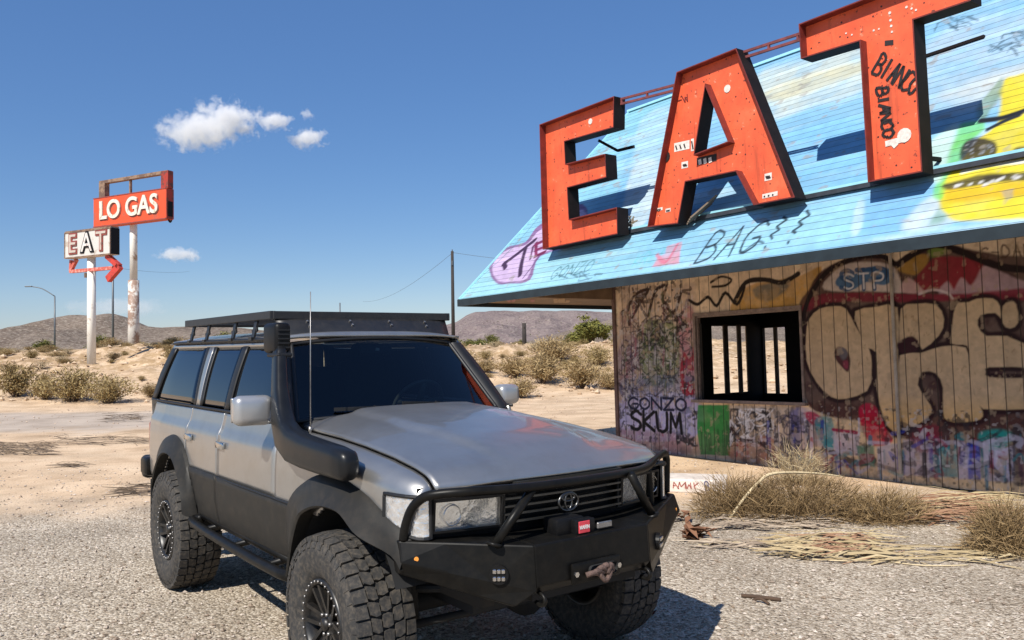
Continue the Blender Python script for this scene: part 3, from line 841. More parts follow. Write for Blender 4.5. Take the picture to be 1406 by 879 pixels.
def paint_mat(name, groove_axis, pitch, rough=.75, crack=.75):
    m, nt, p = newmat(name); L = nt.links
    at = N(nt, "ShaderNodeAttribute", attribute_name="paint")
    tc = N(nt, "ShaderNodeTexCoord"); sp = N(nt, "ShaderNodeSeparateXYZ"); L.new(tc.outputs["Object"], sp.inputs[0])
    q = N(nt, "ShaderNodeMath", operation='DIVIDE'); q.inputs[1].default_value = pitch; L.new(sp.outputs[groove_axis], q.inputs[0])
    fr = N(nt, "ShaderNodeMath", operation='FRACT'); L.new(q.outputs[0], fr.inputs[0])
    a = N(nt, "ShaderNodeMath", operation='SUBTRACT'); a.inputs[1].default_value = .5; L.new(fr.outputs[0], a.inputs[0])
    b = N(nt, "ShaderNodeMath", operation='ABSOLUTE'); L.new(a.outputs[0], b.inputs[0])
    gr = ramp(nt, [(.0, (1, 1, 1)), (.455, (1, 1, 1)), (.485, (0, 0, 0)), (.5, (0, 0, 0))]); L.new(b.outputs[0], gr.inputs[0])
    fl = N(nt, "ShaderNodeMath", operation='FLOOR'); L.new(q.outputs[0], fl.inputs[0])
    wn_ = N(nt, "ShaderNodeTexWhiteNoise", noise_dimensions='1D'); L.new(fl.outputs[0], wn_.inputs["W"])
    tone = N(nt, "ShaderNodeMapRange"); tone.inputs[3].default_value = .86; tone.inputs[4].default_value = 1.06; L.new(wn_.outputs["Value"], tone.inputs[0])
    nz = N(nt, "ShaderNodeTexNoise", Scale=7.0, Detail=8.0, Roughness=.7); L.new(tc.outputs["Object"], nz.inputs["Vector"])
    t2 = N(nt, "ShaderNodeMapRange"); t2.inputs[1].default_value = .3; t2.inputs[2].default_value = .7; t2.inputs[3].default_value = .86; t2.inputs[4].default_value = 1.06; L.new(nz.outputs[0], t2.inputs[0])
    mu = N(nt, "ShaderNodeMath", operation='MULTIPLY'); L.new(tone.outputs[0], mu.inputs[0]); L.new(t2.outputs[0], mu.inputs[1])
    vm = N(nt, "ShaderNodeVectorMath", operation='SCALE'); L.new(at.outputs["Color"], vm.inputs[0]); L.new(mu.outputs[0], vm.inputs["Scale"])
    mg = N(nt, "ShaderNodeMixRGB"); mg.inputs[1].default_value = (.035, .028, .022, 1); L.new(gr.outputs[0], mg.inputs[0]); L.new(vm.outputs[0], mg.inputs[2])
    mg2 = N(nt, "ShaderNodeMixRGB"); mg2.inputs[0].default_value = crack; L.new(vm.outputs[0], mg2.inputs[1]); L.new(mg.outputs[0], mg2.inputs[2])
    L.new(mg2.outputs[0], p.inputs["Base Color"]); p.inputs["Roughness"].default_value = rough; p.inputs["Specular IOR Level"].default_value = .3
    ad = N(nt, "ShaderNodeMath", operation='MULTIPLY_ADD'); ad.inputs[1].default_value = .15; L.new(nz.outputs[0], ad.inputs[0]); L.new(gr.outputs[0], ad.inputs[2])
    bp = N(nt, "ShaderNodeBump", Strength=.8, Distance=.008); L.new(ad.outputs[0], bp.inputs["Height"]); L.new(bp.outputs[0], p.inputs["Normal"])
    return m

def canvas_mesh(name, cv, fn, keep, mat, parent):
    xs, zs = np.meshgrid(cv.X, cv.Z)
    co = fn(xs, zs).reshape(-1, 3)
    nz_, nx_ = cv.nz, cv.nx
    idx = np.arange(nz_ * nx_).reshape(nz_, nx_)
    q = np.stack([idx[:-1, :-1], idx[:-1, 1:], idx[1:, 1:], idx[1:, :-1]], -1)
    if keep is not None:
        cx = (xs[:-1, :-1] + xs[1:, 1:]) / 2; cz = (zs[:-1, :-1] + zs[1:, 1:]) / 2
        q = q[keep(cx, cz)]
    q = q.reshape(-1, 4)
    used = np.unique(q); remap = -np.ones(nz_ * nx_, int); remap[used] = np.arange(len(used))
    q = remap[q]; co = co[used]; colr = cv.c.reshape(-1, 3)[used]
    me = bpy.data.meshes.new(name)
    me.vertices.add(len(co)); me.vertices.foreach_set("co", co.astype(np.float32).ravel())
    me.loops.add(len(q) * 4); me.loops.foreach_set("vertex_index", q.astype(np.int32).ravel())
    me.polygons.add(len(q)); me.polygons.foreach_set("loop_start", (np.arange(len(q)) * 4).astype(np.int32))
    me.update(calc_edges=True)
    at = me.attributes.new("paint", 'FLOAT_COLOR', 'POINT')
    at.data.foreach_set("color", np.concatenate([np.clip(colr, 0, 1), np.ones((len(colr), 1))], 1).astype(np.float32).ravel())
    me.materials.append(mat)
    me.validate()
    o = bpy.data.objects.new(name, me); col.objects.link(o); o.parent = parent
    return o

WX0, WX1 = 1.85, 3.76            # window opening
WZ0, WZ1 = .845, 2.17
wallmat = paint_mat("sprayed_board_wall", 0, .195)
front = canvas_mesh("wall", W, lambda x, z: np.stack([x, 0 * x, z], -1), lambda x, z: ~((x > WX0) & (x < WX1) & (z > WZ0) & (z < WZ1)), wallmat, bld)
front["label"] = "front wall of vertical boards under layers of spray paint"
board = simple("bare_board", srgb(176, 150, 118), rough=.85, var=.2, scale=3, bump=.15, bscale=30)
inside = simple("interior_shade_black", (.016, .013, .011), rough=.95, var=.4, scale=3)  # room shade put into a near-black surface colour
timber = simple("weathered_timber", (.17, .125, .09), rough=.85, var=.35, scale=4, bump=.3, bscale=40)
b = MB()
b.box((3.7, .02, 4.0), (7.38, .04, 2.24))                       # upper front wall under the roof
b.box((8.21, .02, 2.5), (1.58, .04, 5.24))
b.build("upper_wall", board, bld)
def on_end(u, v):
    d = ray(u, v); o_ = _C - B_O; t = (.03 - o_.dot(B_EX)) / d.dot(B_EX); w = o_ + d * t
    return Vector((.03, w.dot(B_EY), w.dot(B_EZ)))
ea, eb = on_end(979, 541), on_end(1024, 448)
ey0, ey1, ez0, ez1 = ea.y, eb.y, ea.z, eb.z
b = MB()
for (t_, xx) in ((.02, .018), (.02, .045)):
    b.cur = 0 if xx < .03 else 1  # inner skin added in the black that stands for room shade
    b.box((xx, (ey0 + .06) / 2, 1.3), (t_, ey0 - .06, 2.7)); b.box((xx, (ey1 + 4.08) / 2, 1.3), (t_, 4.08 - ey1, 2.7))
    b.box((xx, (ey0 + ey1) / 2, (ez0 - .05) / 2), (t_, ey1 - ey0, ez0 + .05)); b.box((xx, (ey0 + ey1) / 2, (ez1 + 2.65) / 2), (t_, ey1 - ey0, 2.65 - ez1))
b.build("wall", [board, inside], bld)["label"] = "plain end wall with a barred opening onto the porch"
for u0_, u1_ in ((992, 998), (1011, 1016)):
    a0, a1 = on_end(u0_, 500).y, on_end(u1_, 500).y
    b = MB(); b.box((.075, (a0 + a1) / 2, (ez0 + ez1) / 2), (.03, a1 - a0, ez1 - ez0 + .06)); b.build("window_bar", timber, bld)
b = MB(); b.box((8.975, 2.1, 1.3), (.05, 4.0, 2.7)); b.build("wall", board, bld)
# back wall with the barred opening
BY = 4.1
bwin = [(979, 448, 1024, 541), (1052, 449, 1079, 539)]
bz = [on_wall(979, 541, BY), on_wall(1024, 448, BY), on_wall(1052, 540, BY), on_wall(1079, 449, BY)]
bx2, bx3 = bz[2].x, bz[3].x
bz0, bz1 = bz[2].z, bz[3].z
b = MB()
b.box((bx2 / 2 + .03, BY, 1.3), (bx2 - .06, .08, 2.7)); b.box(((bx3 + 9) / 2, BY, 1.3), (9 - bx3, .08, 2.7))
for (xa, xb) in ((bx2, bx3),):
    b.box(((xa + xb) / 2, BY, (bz0 - .1) / 2), (xb - xa, .08, bz0 + .1)); b.box(((xa + xb) / 2, BY, (bz1 + 2.65) / 2), (xb - xa, .08, 2.65 - bz1))
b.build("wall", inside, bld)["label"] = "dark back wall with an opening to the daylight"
b = MB()
for u0_, u1_ in ((1065, 1069),):
    a0, a1 = on_wall(u0_, 500, BY - .06).x, on_wall(u1_, 500, BY - .06).x
    b.box(((a0 + a1) / 2, BY - .075, (bz0 + bz1) / 2), (a1 - a0, .05, bz1 - bz0 + .02))
b.build("window_bar", timber, bld)
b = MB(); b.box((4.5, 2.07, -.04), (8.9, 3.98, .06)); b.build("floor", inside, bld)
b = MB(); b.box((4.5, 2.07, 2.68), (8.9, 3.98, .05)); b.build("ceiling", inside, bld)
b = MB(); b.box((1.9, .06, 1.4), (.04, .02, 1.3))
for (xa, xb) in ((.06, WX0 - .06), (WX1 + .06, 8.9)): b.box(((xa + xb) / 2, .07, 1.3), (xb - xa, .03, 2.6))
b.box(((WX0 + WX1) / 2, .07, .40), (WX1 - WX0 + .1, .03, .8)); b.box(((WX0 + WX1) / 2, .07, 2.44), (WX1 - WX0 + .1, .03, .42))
b.build("interior_shade_lining", inside, bld)  # added dark lining, the shade of the room is in its colour
# window frame and sill
frame_m = simple("painted_frame", (.24, .18, .15), rough=.7, var=.35, scale=9, dirt=(.10, .05, .06), dirt_amt=.5)
b = MB()
b.box((WX0 - .022, -.008, (WZ0 + WZ1) / 2), (.044, .03, WZ1 - WZ0 + .09)); b.box((WX1 + .018, -.008, (WZ0 + WZ1) / 2), (.036, .03, WZ1 - WZ0 + .09))
b.box(((WX0 + WX1) / 2, -.009, WZ1 + .022), (WX1 - WX0, .028, .044))
b.box((WX0 + .012, .05, (WZ0 + WZ1) / 2), (.024, .07, WZ1 - WZ0)); b.box((WX1 - .012, .05, (WZ0 + WZ1) / 2), (.024, .07, WZ1 - WZ0)); b.box(((WX0 + WX1) / 2, .05, WZ1 - .012), (WX1 - WX0 - .05, .07, .024))
wf = b.build("window_frame", frame_m, bld)
b = MB(); b.box(((WX0 + WX1) / 2, -.03, WZ0 - .02), (WX1 - WX0 + .16, .12, .045)); b.build("sill", frame_m, wf)
b = MB(); b.tube([(on_wall(1238, 655)[0], -.02, -.02), (on_wall(1238, 655)[0], -.02, 3.3)], .022, 8)
b.build("conduit", simple("painted_conduit", (.42, .36, .30), rough=.6, var=.3, scale=6), bld)
b = MB(); b.box((.0, -.012, 2.5), (.07, .05, 5.2)); b.build("corner_board", simple("corner_board_paint", (.13, .08, .07), rough=.8, var=.5, scale=6), bld)

# ------------------------------------------------------------------ roof: steep front slope painted as a mural
RIDGE_Y = .82
RIDGE_Z = EAVE_Z + SLOPE * (RIDGE_Y + OVER)
TIPX, RSX = -1.37, -.28                     # left end of the eave / of the ridge
RX1 = 9.4
Rf = Canvas(TIPX, RX1, 0.0, RIDGE_Y + OVER, .018, .0095)     # x , y + OVER
def rp_(*uv):
    o = []
    for u, v in uv:
        q = on_roof(u, v); o.append((q.x, q.y + OVER))
    return o
def rpo(pts, colr, a=1.0, soft=.03, sm=4, rough=.05, mott=0.0): Rf.poly(smooth_pts(rp_(*pts), sm, True) if sm else rp_(*pts), colr, a, soft, rough, mott)
def rst(pts, wpx, colr, a=1.0, soft=.012, sm=4, rough=.01): Rf.stroke(smooth_pts(rp_(*pts), sm) if sm else rp_(*pts), wpx * .0095, colr, a, soft, rough)
Rf.fill((146, 196, 222))
sh = (Rf.nz, Rf.nx)
def rmix(mask, colr):
    m = np.clip(mask, 0, 1)[..., None]
    Rf.c = Rf.c * (1 - m) + np.array(srgb(*colr)) * m
na = vnoise(sh, 120, 4, 21); nbb = vnoise((sh[0], sh[1] // 8 + 2), 12, 4, 22); nbb = np.repeat(nbb, 8, 1)[:, :sh[1]]
SX = (Rf.X[None, :] - .9 * (Rf.Z[:, None] - 1.6))           # slanted coordinate along the brush sweep
rmix((nbb - .52) * 4 * .6, (206, 228, 234))
rmix((na - .55) * 5 * .6, (120, 190, 228))
rmix(np.clip(1 - (SX - TIPX) / 2.2, 0, 1) * .7, (152, 212, 216))
rmix(np.clip((.75 - Rf.Z[:, None]) / .3, 0, 1) * np.clip(1.4 - (Rf.X[None, :] + 1) / 4, 0, 1) * .75, (172, 220, 222))
rmix((nbb - .5) * 3 * (na - .3), (216, 230, 230))
# cream sweep between the A and the T
rpo([(1040, 104), (1098, 84), (1190, 60), (1188, 120), (1120, 140), (1060, 160)], (226, 226, 204), .75, .12, mott=.35)
rpo([(1060, 120), (1180, 84), (1180, 100), (1062, 140)], (232, 214, 158), .6, .06, mott=.4)
rpo([(880, 165), (925, 148), (910, 215), (872, 240)], (196, 224, 230), .7, .08, mott=.3)
rpo([(1270, 60), (1406, 10), (1406, 120), (1275, 150)], (196, 212, 220), .7, .12, mott=.4)
rpo([(1290, 130), (1406, 90), (1406, 122), (1330, 136)], (220, 216, 200), .6, .08, mott=.35)
rpo([(868, 232), (905, 222), (890, 300), (855, 312)], (226, 232, 226), .7, .05, mott=.3)
rpo([(1040, 200), (1190, 160), (1192, 250), (1090, 262)], (132, 196, 236), .6, .08, mott=.3)
rpo([(752, 210), (850, 190), (840, 285), (790, 300)], (158, 214, 226), .5, .08, mott=.3)
# eave band colour
rpo([(980, 330), (1060, 306), (1180, 270), (1180, 320), (1060, 346), (985, 360)], (170, 222, 232), .7, .06, mott=.3)
rpo([(1180, 320), (1188, 272), (1290, 250), (1300, 300)], (134, 190, 230), .75, .06, mott=.25)
rpo([(1168, 322), (1176, 280), (1186, 278), (1182, 318)], (206, 226, 230), .8, .03, mott=.3)
rpo([(1240, 316), (1262, 280), (1300, 262), (1330, 268), (1306, 306)], (224, 230, 226), .85, .05, mott=.25)
rpo([(1276, 308), (1290, 284), (1304, 268), (1312, 276), (1296, 304)], (124, 168, 144), .8, .04, mott=.3)
# pink patch with purple letters at the left end
rpo([(672, 368), (680, 350), (700, 338), (722, 332), (742, 308), (800, 280), (800, 330), (742, 352), (728, 384), (700, 390), (680, 388)], (148, 96, 142), .9, .015, rough=.02)
rpo([(676, 368), (684, 352), (702, 341), (724, 335), (744, 314), (800, 288), (800, 326), (740, 350), (724, 382), (700, 387), (683, 385)], (222, 192, 220), .97, .015, rough=.02, mott=.12)
rst([(692, 362), (706, 352), (734, 330)], 10, (76, 50, 76)); rst([(722, 340), (716, 362), (714, 378)], 8, (76, 50, 76)); rst([(692, 362), (694, 368)], 8, (76, 50, 76))
rst([(728, 356), (732, 338)], 4, (110, 60, 96)); rst([(735, 336), (748, 330)], 7, (136, 46, 84)); rst([(735, 344), (750, 338)], 6, (136, 46, 84)); rst([(735, 352), (748, 346)], 7, (120, 40, 74)); rst([(736, 334), (736, 352)], 6, (136, 46, 84))
rst([(718, 382), (732, 364), (740, 352)], 3, (110, 76, 120)); rst([(634, 404), (700, 344), (742, 296)], 2, (92, 130, 142), .8)
# BAG!!
def rtx(txt, u0, v0, u1, v1, hpx, wpx, colr, a=.95, jit=.02, gap=.3, lean=.0):
    (x0, z0), (x1, z1) = rp_((u0, v0), (u1, v1)); h = rp_((u0, v0 - hpx))[0][1] - z0
    for pl in text_strokes(txt, x0, z0, x1, z1, h, lean, gap, jit): Rf.stroke(pl, wpx * .0095, colr, a, .009, .008)
rtx("BAG!!", 950, 362, 1098, 331, 36, 3.2, (44, 58, 70), gap=.25, lean=.15)
rst([(1020, 346), (1040, 332), (1048, 334)], 2.4, (44, 58, 70), .8)
rtx("GONZO.", 752, 384, 822, 370, 14, 1.8, (70, 120, 124), .85, .04)
rtx("KRE!", 866, 366, 908, 356, 14, 1.8, (120, 200, 206), .8, .05)
rpo([(896, 366), (904, 352), (914, 349), (916, 338), (937, 331), (933, 362), (920, 364)], (224, 150, 160), .85, .015, 0, mott=.35)
rst([(902, 350), (914, 360), (930, 336)], 5, (220, 110, 128), .7)
# yellow and green mural at the right
YEL, GRN = (240, 216, 40), (120, 214, 96)
rpo([(1376, 112), (1406, 100), (1500, 70), (1500, 300), (1406, 300), (1320, 304), (1300, 296), (1290, 270), (1296, 246), (1320, 220), (1345, 190), (1372, 166)], YEL, .97, .025, mott=.06)
rpo([(1280, 262), (1296, 226), (1310, 190), (1320, 170), (1344, 166), (1352, 178), (1330, 196), (1318, 222), (1300, 248), (1296, 272), (1286, 276)], GRN, .9, .03, mott=.2)
rpo([(1276, 200), (1300, 176), (1316, 172), (1304, 210), (1290, 250), (1278, 240)], (214, 238, 220), .85, .05, mott=.2)
rpo([(1350, 166), (1376, 128), (1378, 112), (1370, 112), (1340, 150)], (120, 146, 96), .7, .03, mott=.2)
rst([(1346, 166), (1376, 162), (1406, 152)], 6, (34, 36, 40)); rst([(1356, 178), (1380, 166), (1400, 158)], 5, (40, 44, 48))
rpo([(1318, 208), (1326, 194), (1344, 188), (1362, 192), (1369, 206), (1358, 220), (1336, 226), (1322, 220)], (52, 44, 40), .96, .02, mott=.08)
for k in range(16):
    u, v = random.uniform(1326, 1362), random.uniform(196, 218); rst([(u, v), (u + 2, v - 1)], 2, (150, 150, 150), .8, sm=0)
rpo([(1296, 254), (1330, 244), (1370, 238), (1420, 236), (1500, 232), (1500, 246), (1400, 248), (1340, 256), (1304, 262)], (54, 46, 44), .95, .02, mott=.1)
rpo([(1300, 262), (1340, 258), (1400, 250), (1500, 248), (1500, 266), (1400, 268), (1330, 276), (1300, 278)], (238, 186, 36), .8, .03)
for k in range(14):
    u = random.uniform(1308, 1404); v = 259 - (u - 1300) * .15 + random.uniform(-3, 3); rst([(u, v), (u + 3, v - 1)], 3, (226, 220, 210), .85, sm=0)
rpo([(1392, 206), (1406, 200), (1440, 196), (1440, 216), (1406, 214)], (50, 42, 40), .9, .02)
rst([(1322, 236), (1360, 226), (1406, 222)], 5, (238, 236, 226), .8)
# pencil thin tags
for u0, v0, u1, v1, n in ((1274, 22, 1345, 40, 12), (1355, 40, 1406, 72, 16), (760, 376, 824, 384, 6)):
    for _ in range(n):
        u, v = random.uniform(u0, u1), random.uniform(v0, v1)
        rst([(u, v), (u + random.uniform(-10, 12), v + random.uniform(-8, 4)), (u + random.uniform(4, 18), v + random.uniform(-10, 6))], 1.6, (66, 92, 104), .8)
Rf.c *= (.93 + .12 * vnoise(sh, 6, 3, 31) + .06 * (vnoise(sh, 50, 3, 32) - .5))[..., None]
chips = np.clip((vnoise(sh, 10, 3, 33) - .70) * 12, 0, 1)
rmix(chips * .6, (170, 160, 146))
Rf.c *= np.array((.70, .74, .80))
roofmat = paint_mat("mural_roof_boards", 2, .088, rough=.5, crack=.6)
def roof_fn(x, s): return np.stack([x, s - OVER, EAVE_Z + SLOPE * s], -1)
RUN = RIDGE_Y + OVER
rf = canvas_mesh("roof", Rf, roof_fn, lambda x, s: x > TIPX + (RSX - TIPX) * s / RUN, roofmat, bld)
rf["label"] = "front roof slope of horizontal boards painted as a blue mural"
under = simple("roof_underside", (.19, .13, .085), rough=.9, var=.25, scale=4, bump=.2, bscale=30)
blue_edge = simple("blue_grey_fascia", (.012, .021, .027), rough=.6, var=.3, scale=5)
cyan = simple("faded_blue_boards", srgb(150, 208, 222), rough=.6, var=.12, scale=4)
BE = 4.9
z_ = lambda y: EAVE_Z + SLOPE * (y + OVER)
tip_f, tip_b = Vector((TIPX, -OVER, EAVE_Z)), Vector((TIPX, BE, EAVE_Z))
r_l, r_r = Vector((RSX, RIDGE_Y, RIDGE_Z)), Vector((RX1, RIDGE_Y, RIDGE_Z))
e_r, e_rb = Vector((RX1, -OVER, EAVE_Z)), Vector((RX1, BE, EAVE_Z))
dn = Vector((0, .028, -.035))
b = MB()
b.add([tip_f + dn, e_r + dn, r_r + dn, r_l + dn], [(0, 1, 2, 3)])
b.build("roof_sheathing", under, bld, fix=False)
b = MB(); b.add([tip_f, r_l, tip_b], [(0, 1, 2)]); b.add([tip_b, r_l, r_r, e_rb], [(0, 1, 2, 3)]); b.add([e_r, r_r, e_rb], [(0, 2, 1)])
o = b.build("rear_slope", [under, cyan], bld, fix=False); solidify(o, .03, -1)
b = MB()
b.bar(tip_f + Vector((-.01, -.012, -.055)), e_r + Vector((0, -.012, -.055)), .03, .12)
b.bar(tip_f + Vector((-.012, 0, -.055)), tip_b + Vector((-.012, 0, -.055)), .03, .12)
b.build("fascia", blue_edge, bld)
b = MB()
b.box((TIPX / 2 + .005, (BE - OVER) / 2, EAVE_Z - .035), (-TIPX - .03, BE + OVER - .04, .02))
b.box((.9, -OVER + .11, EAVE_Z - .035), (1.8, .18, .02))
b.build("porch_soffit", under, bld)
b = MB(); b.prism([(-OVER + .03, EAVE_Z - .04), (0, EAVE_Z - .04), (0, EAVE_Z + SLOPE * OVER - .07), (-OVER + .03, EAVE_Z - .03)], lambda a, c, d_: Vector((d_, a, c)), -.02, 0.0); b.build("gable_closure", under, bld)
# spray tags on the underside of the porch
b = MB()
for (u0, v0, u1, txt, mi) in ((697, 415, 736, "OATY", 0), (762, 416, 800, "RUTZ", 1)):
    def hitz(d, z):
        o_ = _C - B_O; t = (z - o_.dot(B_EZ)) / d.dot(B_EZ); w = o_ + d * t
        return Vector((w.dot(B_EX), w.dot(B_EY), z))
    b = MB()
    for pl in text_strokes(txt, 0, 0, 1, 0, 1, 0, .25, .0):
        for (a1, c1), (a2, c2) in zip(pl[:-1], pl[1:]):
            q1 = hitz(ray(u0 + (u1 - u0) * a1, v0 - 8 * c1), EAVE_Z - .048); q2 = hitz(ray(u0 + (u1 - u0) * a2, v0 - 8 * c2), EAVE_Z - .048)
            if max(q1.x, q2.x) > .0 or min(q1.x, q2.x) < TIPX: continue
            b.bar(q1, q2, .07, .004)
    b.build("soffit_graffiti", simple("red_spray", (.20, .015, .015), var=.2) if mi == 0 else simple("ochre_spray", (.26, .13, .02), var=.2), bld)
b = MB(); b.bar(r_l + Vector((-.02, 0, .01)), r_r + Vector((0, 0, .01)), .10, .04); b.bar(tip_f + Vector((0, 0, .012)), r_l + Vector((0, 0, .012)), .05, .025)
b.build("ridge_cap", cyan, bld)
# letter beam: a dark rail low on the slope
LY = -2.12
beam_s = on_roof(1190, 256)
by, bzb = beam_s.y, beam_s.z
BX0 = .66
b = MB(); b.bar((BX0, by - .05, bzb + .0), (RX1 - .1, by - .05, bzb + .0), .07, .05)
b.build("letter_beam", simple("dark_rail_paint", (.03, .035, .045), rough=.6, var=.4, scale=6), bld)
b = MB(); b.bar((BX0, by - .03, bzb + .045), (RX1 - .1, by - .03, bzb + .045), .05, .03); b.build("beam_cap", cyan, bld)

# ------------------------------------------------------------------ the three big letters
def orange_paint(name):
    m, nt, p = newmat(name); L = nt.links
    tc = N(nt, "ShaderNodeTexCoord")
    n1 = N(nt, "ShaderNodeTexNoise", Scale=2.2, Detail=8.0, Roughness=.65); L.new(tc.outputs["Object"], n1.inputs["Vector"])
    r1 = ramp(nt, [(.3, (.60, .082, .03)), (.55, (.76, .118, .042)), (.75, (.80, .165, .07))]); L.new(n1.outputs[0], r1.inputs[0])
    n2 = N(nt, "ShaderNodeTexNoise", Scale=16, Detail=6.0, Roughness=.75); L.new(tc.outputs["Object"], n2.inputs["Vector"])
    r2 = ramp(nt, [(.60, (0, 0, 0)), (.66, (1, 1, 1))]); L.new(n2.outputs[0], r2.inputs[0])
    mx = N(nt, "ShaderNodeMixRGB"); mx.inputs[2].default_value = (.10, .03, .02, 1); L.new(r2.outputs[0], mx.inputs[0]); L.new(r1.outputs[0], mx.inputs[1])
    v = N(nt, "ShaderNodeTexVoronoi", Scale=9.5); L.new(tc.outputs["Object"], v.inputs["Vector"])
    ws_ = N(nt, "ShaderNodeMapping"); ws_.inputs["Scale"].default_value = (9, 9, .7); L.new(tc.outputs["Object"], ws_.inputs[0])
    n4 = N(nt, "ShaderNodeTexNoise", Scale=1.6, Detail=6.0, Roughness=.6); L.new(ws_.outputs[0], n4.inputs["Vector"])
    r4 = ramp(nt, [(.56, (0, 0, 0)), (.72, (.7, .7, .7))]); L.new(n4.outputs[0], r4.inputs[0])
    mx4 = N(nt, "ShaderNodeMixRGB"); mx4.inputs[2].default_value = (.30, .055, .022, 1); L.new(r4.outputs[0], mx4.inputs[0]); L.new(mx.outputs[0], mx4.inputs[1]); mx = mx4
    n5 = N(nt, "ShaderNodeTexNoise", Scale=9, Detail=5.0, Roughness=.7); L.new(tc.outputs["Object"], n5.inputs["Vector"])
    r5 = ramp(nt, [(.63, (0, 0, 0)), (.69, (.8, .8, .8))]); L.new(n5.outputs[0], r5.inputs[0])
    mx5 = N(nt, "ShaderNodeMixRGB"); mx5.inputs[2].default_value = (.74, .36, .24, 1); L.new(r5.outputs[0], mx5.inputs[0]); L.new(mx.outputs[0], mx5.inputs[1]); mx = mx5
    r3 = ramp(nt, [(.09, (1, 1, 1)), (.12, (0, 0, 0))]); L.new(v.outputs["Distance"], r3.inputs[0])
    mx2 = N(nt, "ShaderNodeMixRGB"); mx2.inputs[2].default_value = (.03, .012, .01, 1); L.new(r3.outputs[0], mx2.inputs[0]); L.new(mx.outputs[0], mx2.inputs[1])
    L.new(mx2.outputs[0], p.inputs["Base Color"]); p.inputs["Roughness"].default_value = .55
    return m
M['orange'] = orange_paint("faded_orange_enamel")
M['letter_side'] = simple("dark_letter_side", (.012, .008, .008), rough=.7, var=.4, scale=5, spec=.15)
M['letter_rim'] = simple("dark_red_rim", (.16, .02, .014), rough=.6, var=.35, scale=7)
M['sticker'] = simple("pale_sticker", (.66, .60, .54), rough=.6, var=.2, scale=30)
M['ink'] = simple("black_marker", (.018, .012, .012), rough=.6, var=.2)

def inset(poly, d):
    n = len(poly); area = sum(poly[i][0] * poly[(i + 1) % n][1] - poly[(i + 1) % n][0] * poly[i][1] for i in range(n))
    sgn = 1 if area > 0 else -1
    out = []
    for i in range(n):
        a, p_, c = Vector(poly[i - 1]), Vector(poly[i]), Vector(poly[(i + 1) % n])
        e1, e2 = (p_ - a).normalized(), (c - p_).normalized()
        n1_, n2_ = Vector((-e1.y, e1.x)) * sgn, Vector((-e2.y, e2.x)) * sgn
        bis = (n1_ + n2_); bis = bis / max(.3, bis.length); 
        k = d / max(.35, bis.dot(n1_))
        out.append(tuple(p_ + bis * k))
    return out

LDEP, FACE = .22, .115
def sign_letter(px, hole_px, label):
    pts = [on_wall(u, v, LY) for u, v in px]
    cx = sum(q.x for q in pts) / len(pts); cz = min(q.z for q in pts)
    root = empty("sign_letter"); root.matrix_world = B_M @ Matrix.Translation((cx, LY, cz))
    tag(root, label, "sign letter", "big letters standing on the diner roof")
    out = [(q.x - cx, q.z - cz) for q in pts]
    hole = [(on_wall(u, v, LY).x - cx, on_wall(u, v, LY).z - cz) for u, v in hole_px] if hole_px else None
    loops = [out] + ([hole] if hole else [])
    rim = MB()
    for li, lp in enumerate(loops):
        inn = inset(lp, .014 if li == 0 else -.014)
        n = len(lp)
        vs = [(a, 0, c) for a, c in lp] + [(a, LDEP, c) for a, c in lp] + [(a, 0, c) for a, c in inn] + [(a, FACE + .005, c) for a, c in inn]
        rim.cur = 0; rim.add(vs, [(i, (i + 1) % n, n + (i + 1) % n, n + i) for i in range(n)])
        rim.cur = 1; rim.add(vs, [(i, (i + 1) % n, 2 * n + (i + 1) % n, 2 * n + i) for i in range(n)] + [(2 * n + i, 2 * n + (i + 1) % n, 3 * n + (i + 1) % n, 3 * n + i) for i in range(n)])
    rim.build("letter_return", [M['letter_side'], M['letter_rim']], root, fix=False)
    face = MB()
    def capf(y, flip):
        lps = [[Vector((a, c, 0)) for a, c in (inset(lp, .012 if li == 0 else -.012))] for li, lp in enumerate(loops)]
        flat = [q for lp in lps for q in lp]
        tr = tessellate_polygon(lps)
        face.add([(q.x, y, q.y) for q in flat], [tuple(t) for t in tr])
    capf(FACE, False)
    face.cur = 1; capf(LDEP - .004, True)
    face.build("letter_face", [M['orange'], M['letter_side']], root, fix=False)
    xs = [a for a, c in out if c < .45]
    for q in (.12, .88):
        xx = min(xs) + (max(xs) - min(xs)) * q
        yr = (cz + .18 - EAVE_Z) / SLOPE - OVER - LY
        br = MB(); br.bar((xx, LDEP, .18), (xx, max(LDEP + .05, yr), .20), .04, .04)
        br.build("bracket", M['letter_side'], root)
    return root, cx, cz

def letter_mark(root, cx, cz, name, mat, fn, y=FACE - .004):
    b = MB(); fn(b, lambda u, v, yy=y: Vector((on_wall(u, v, LY + FACE).x - cx, yy, on_wall(u, v, LY + FACE).z - cz))); return b.build(name, mat, root)

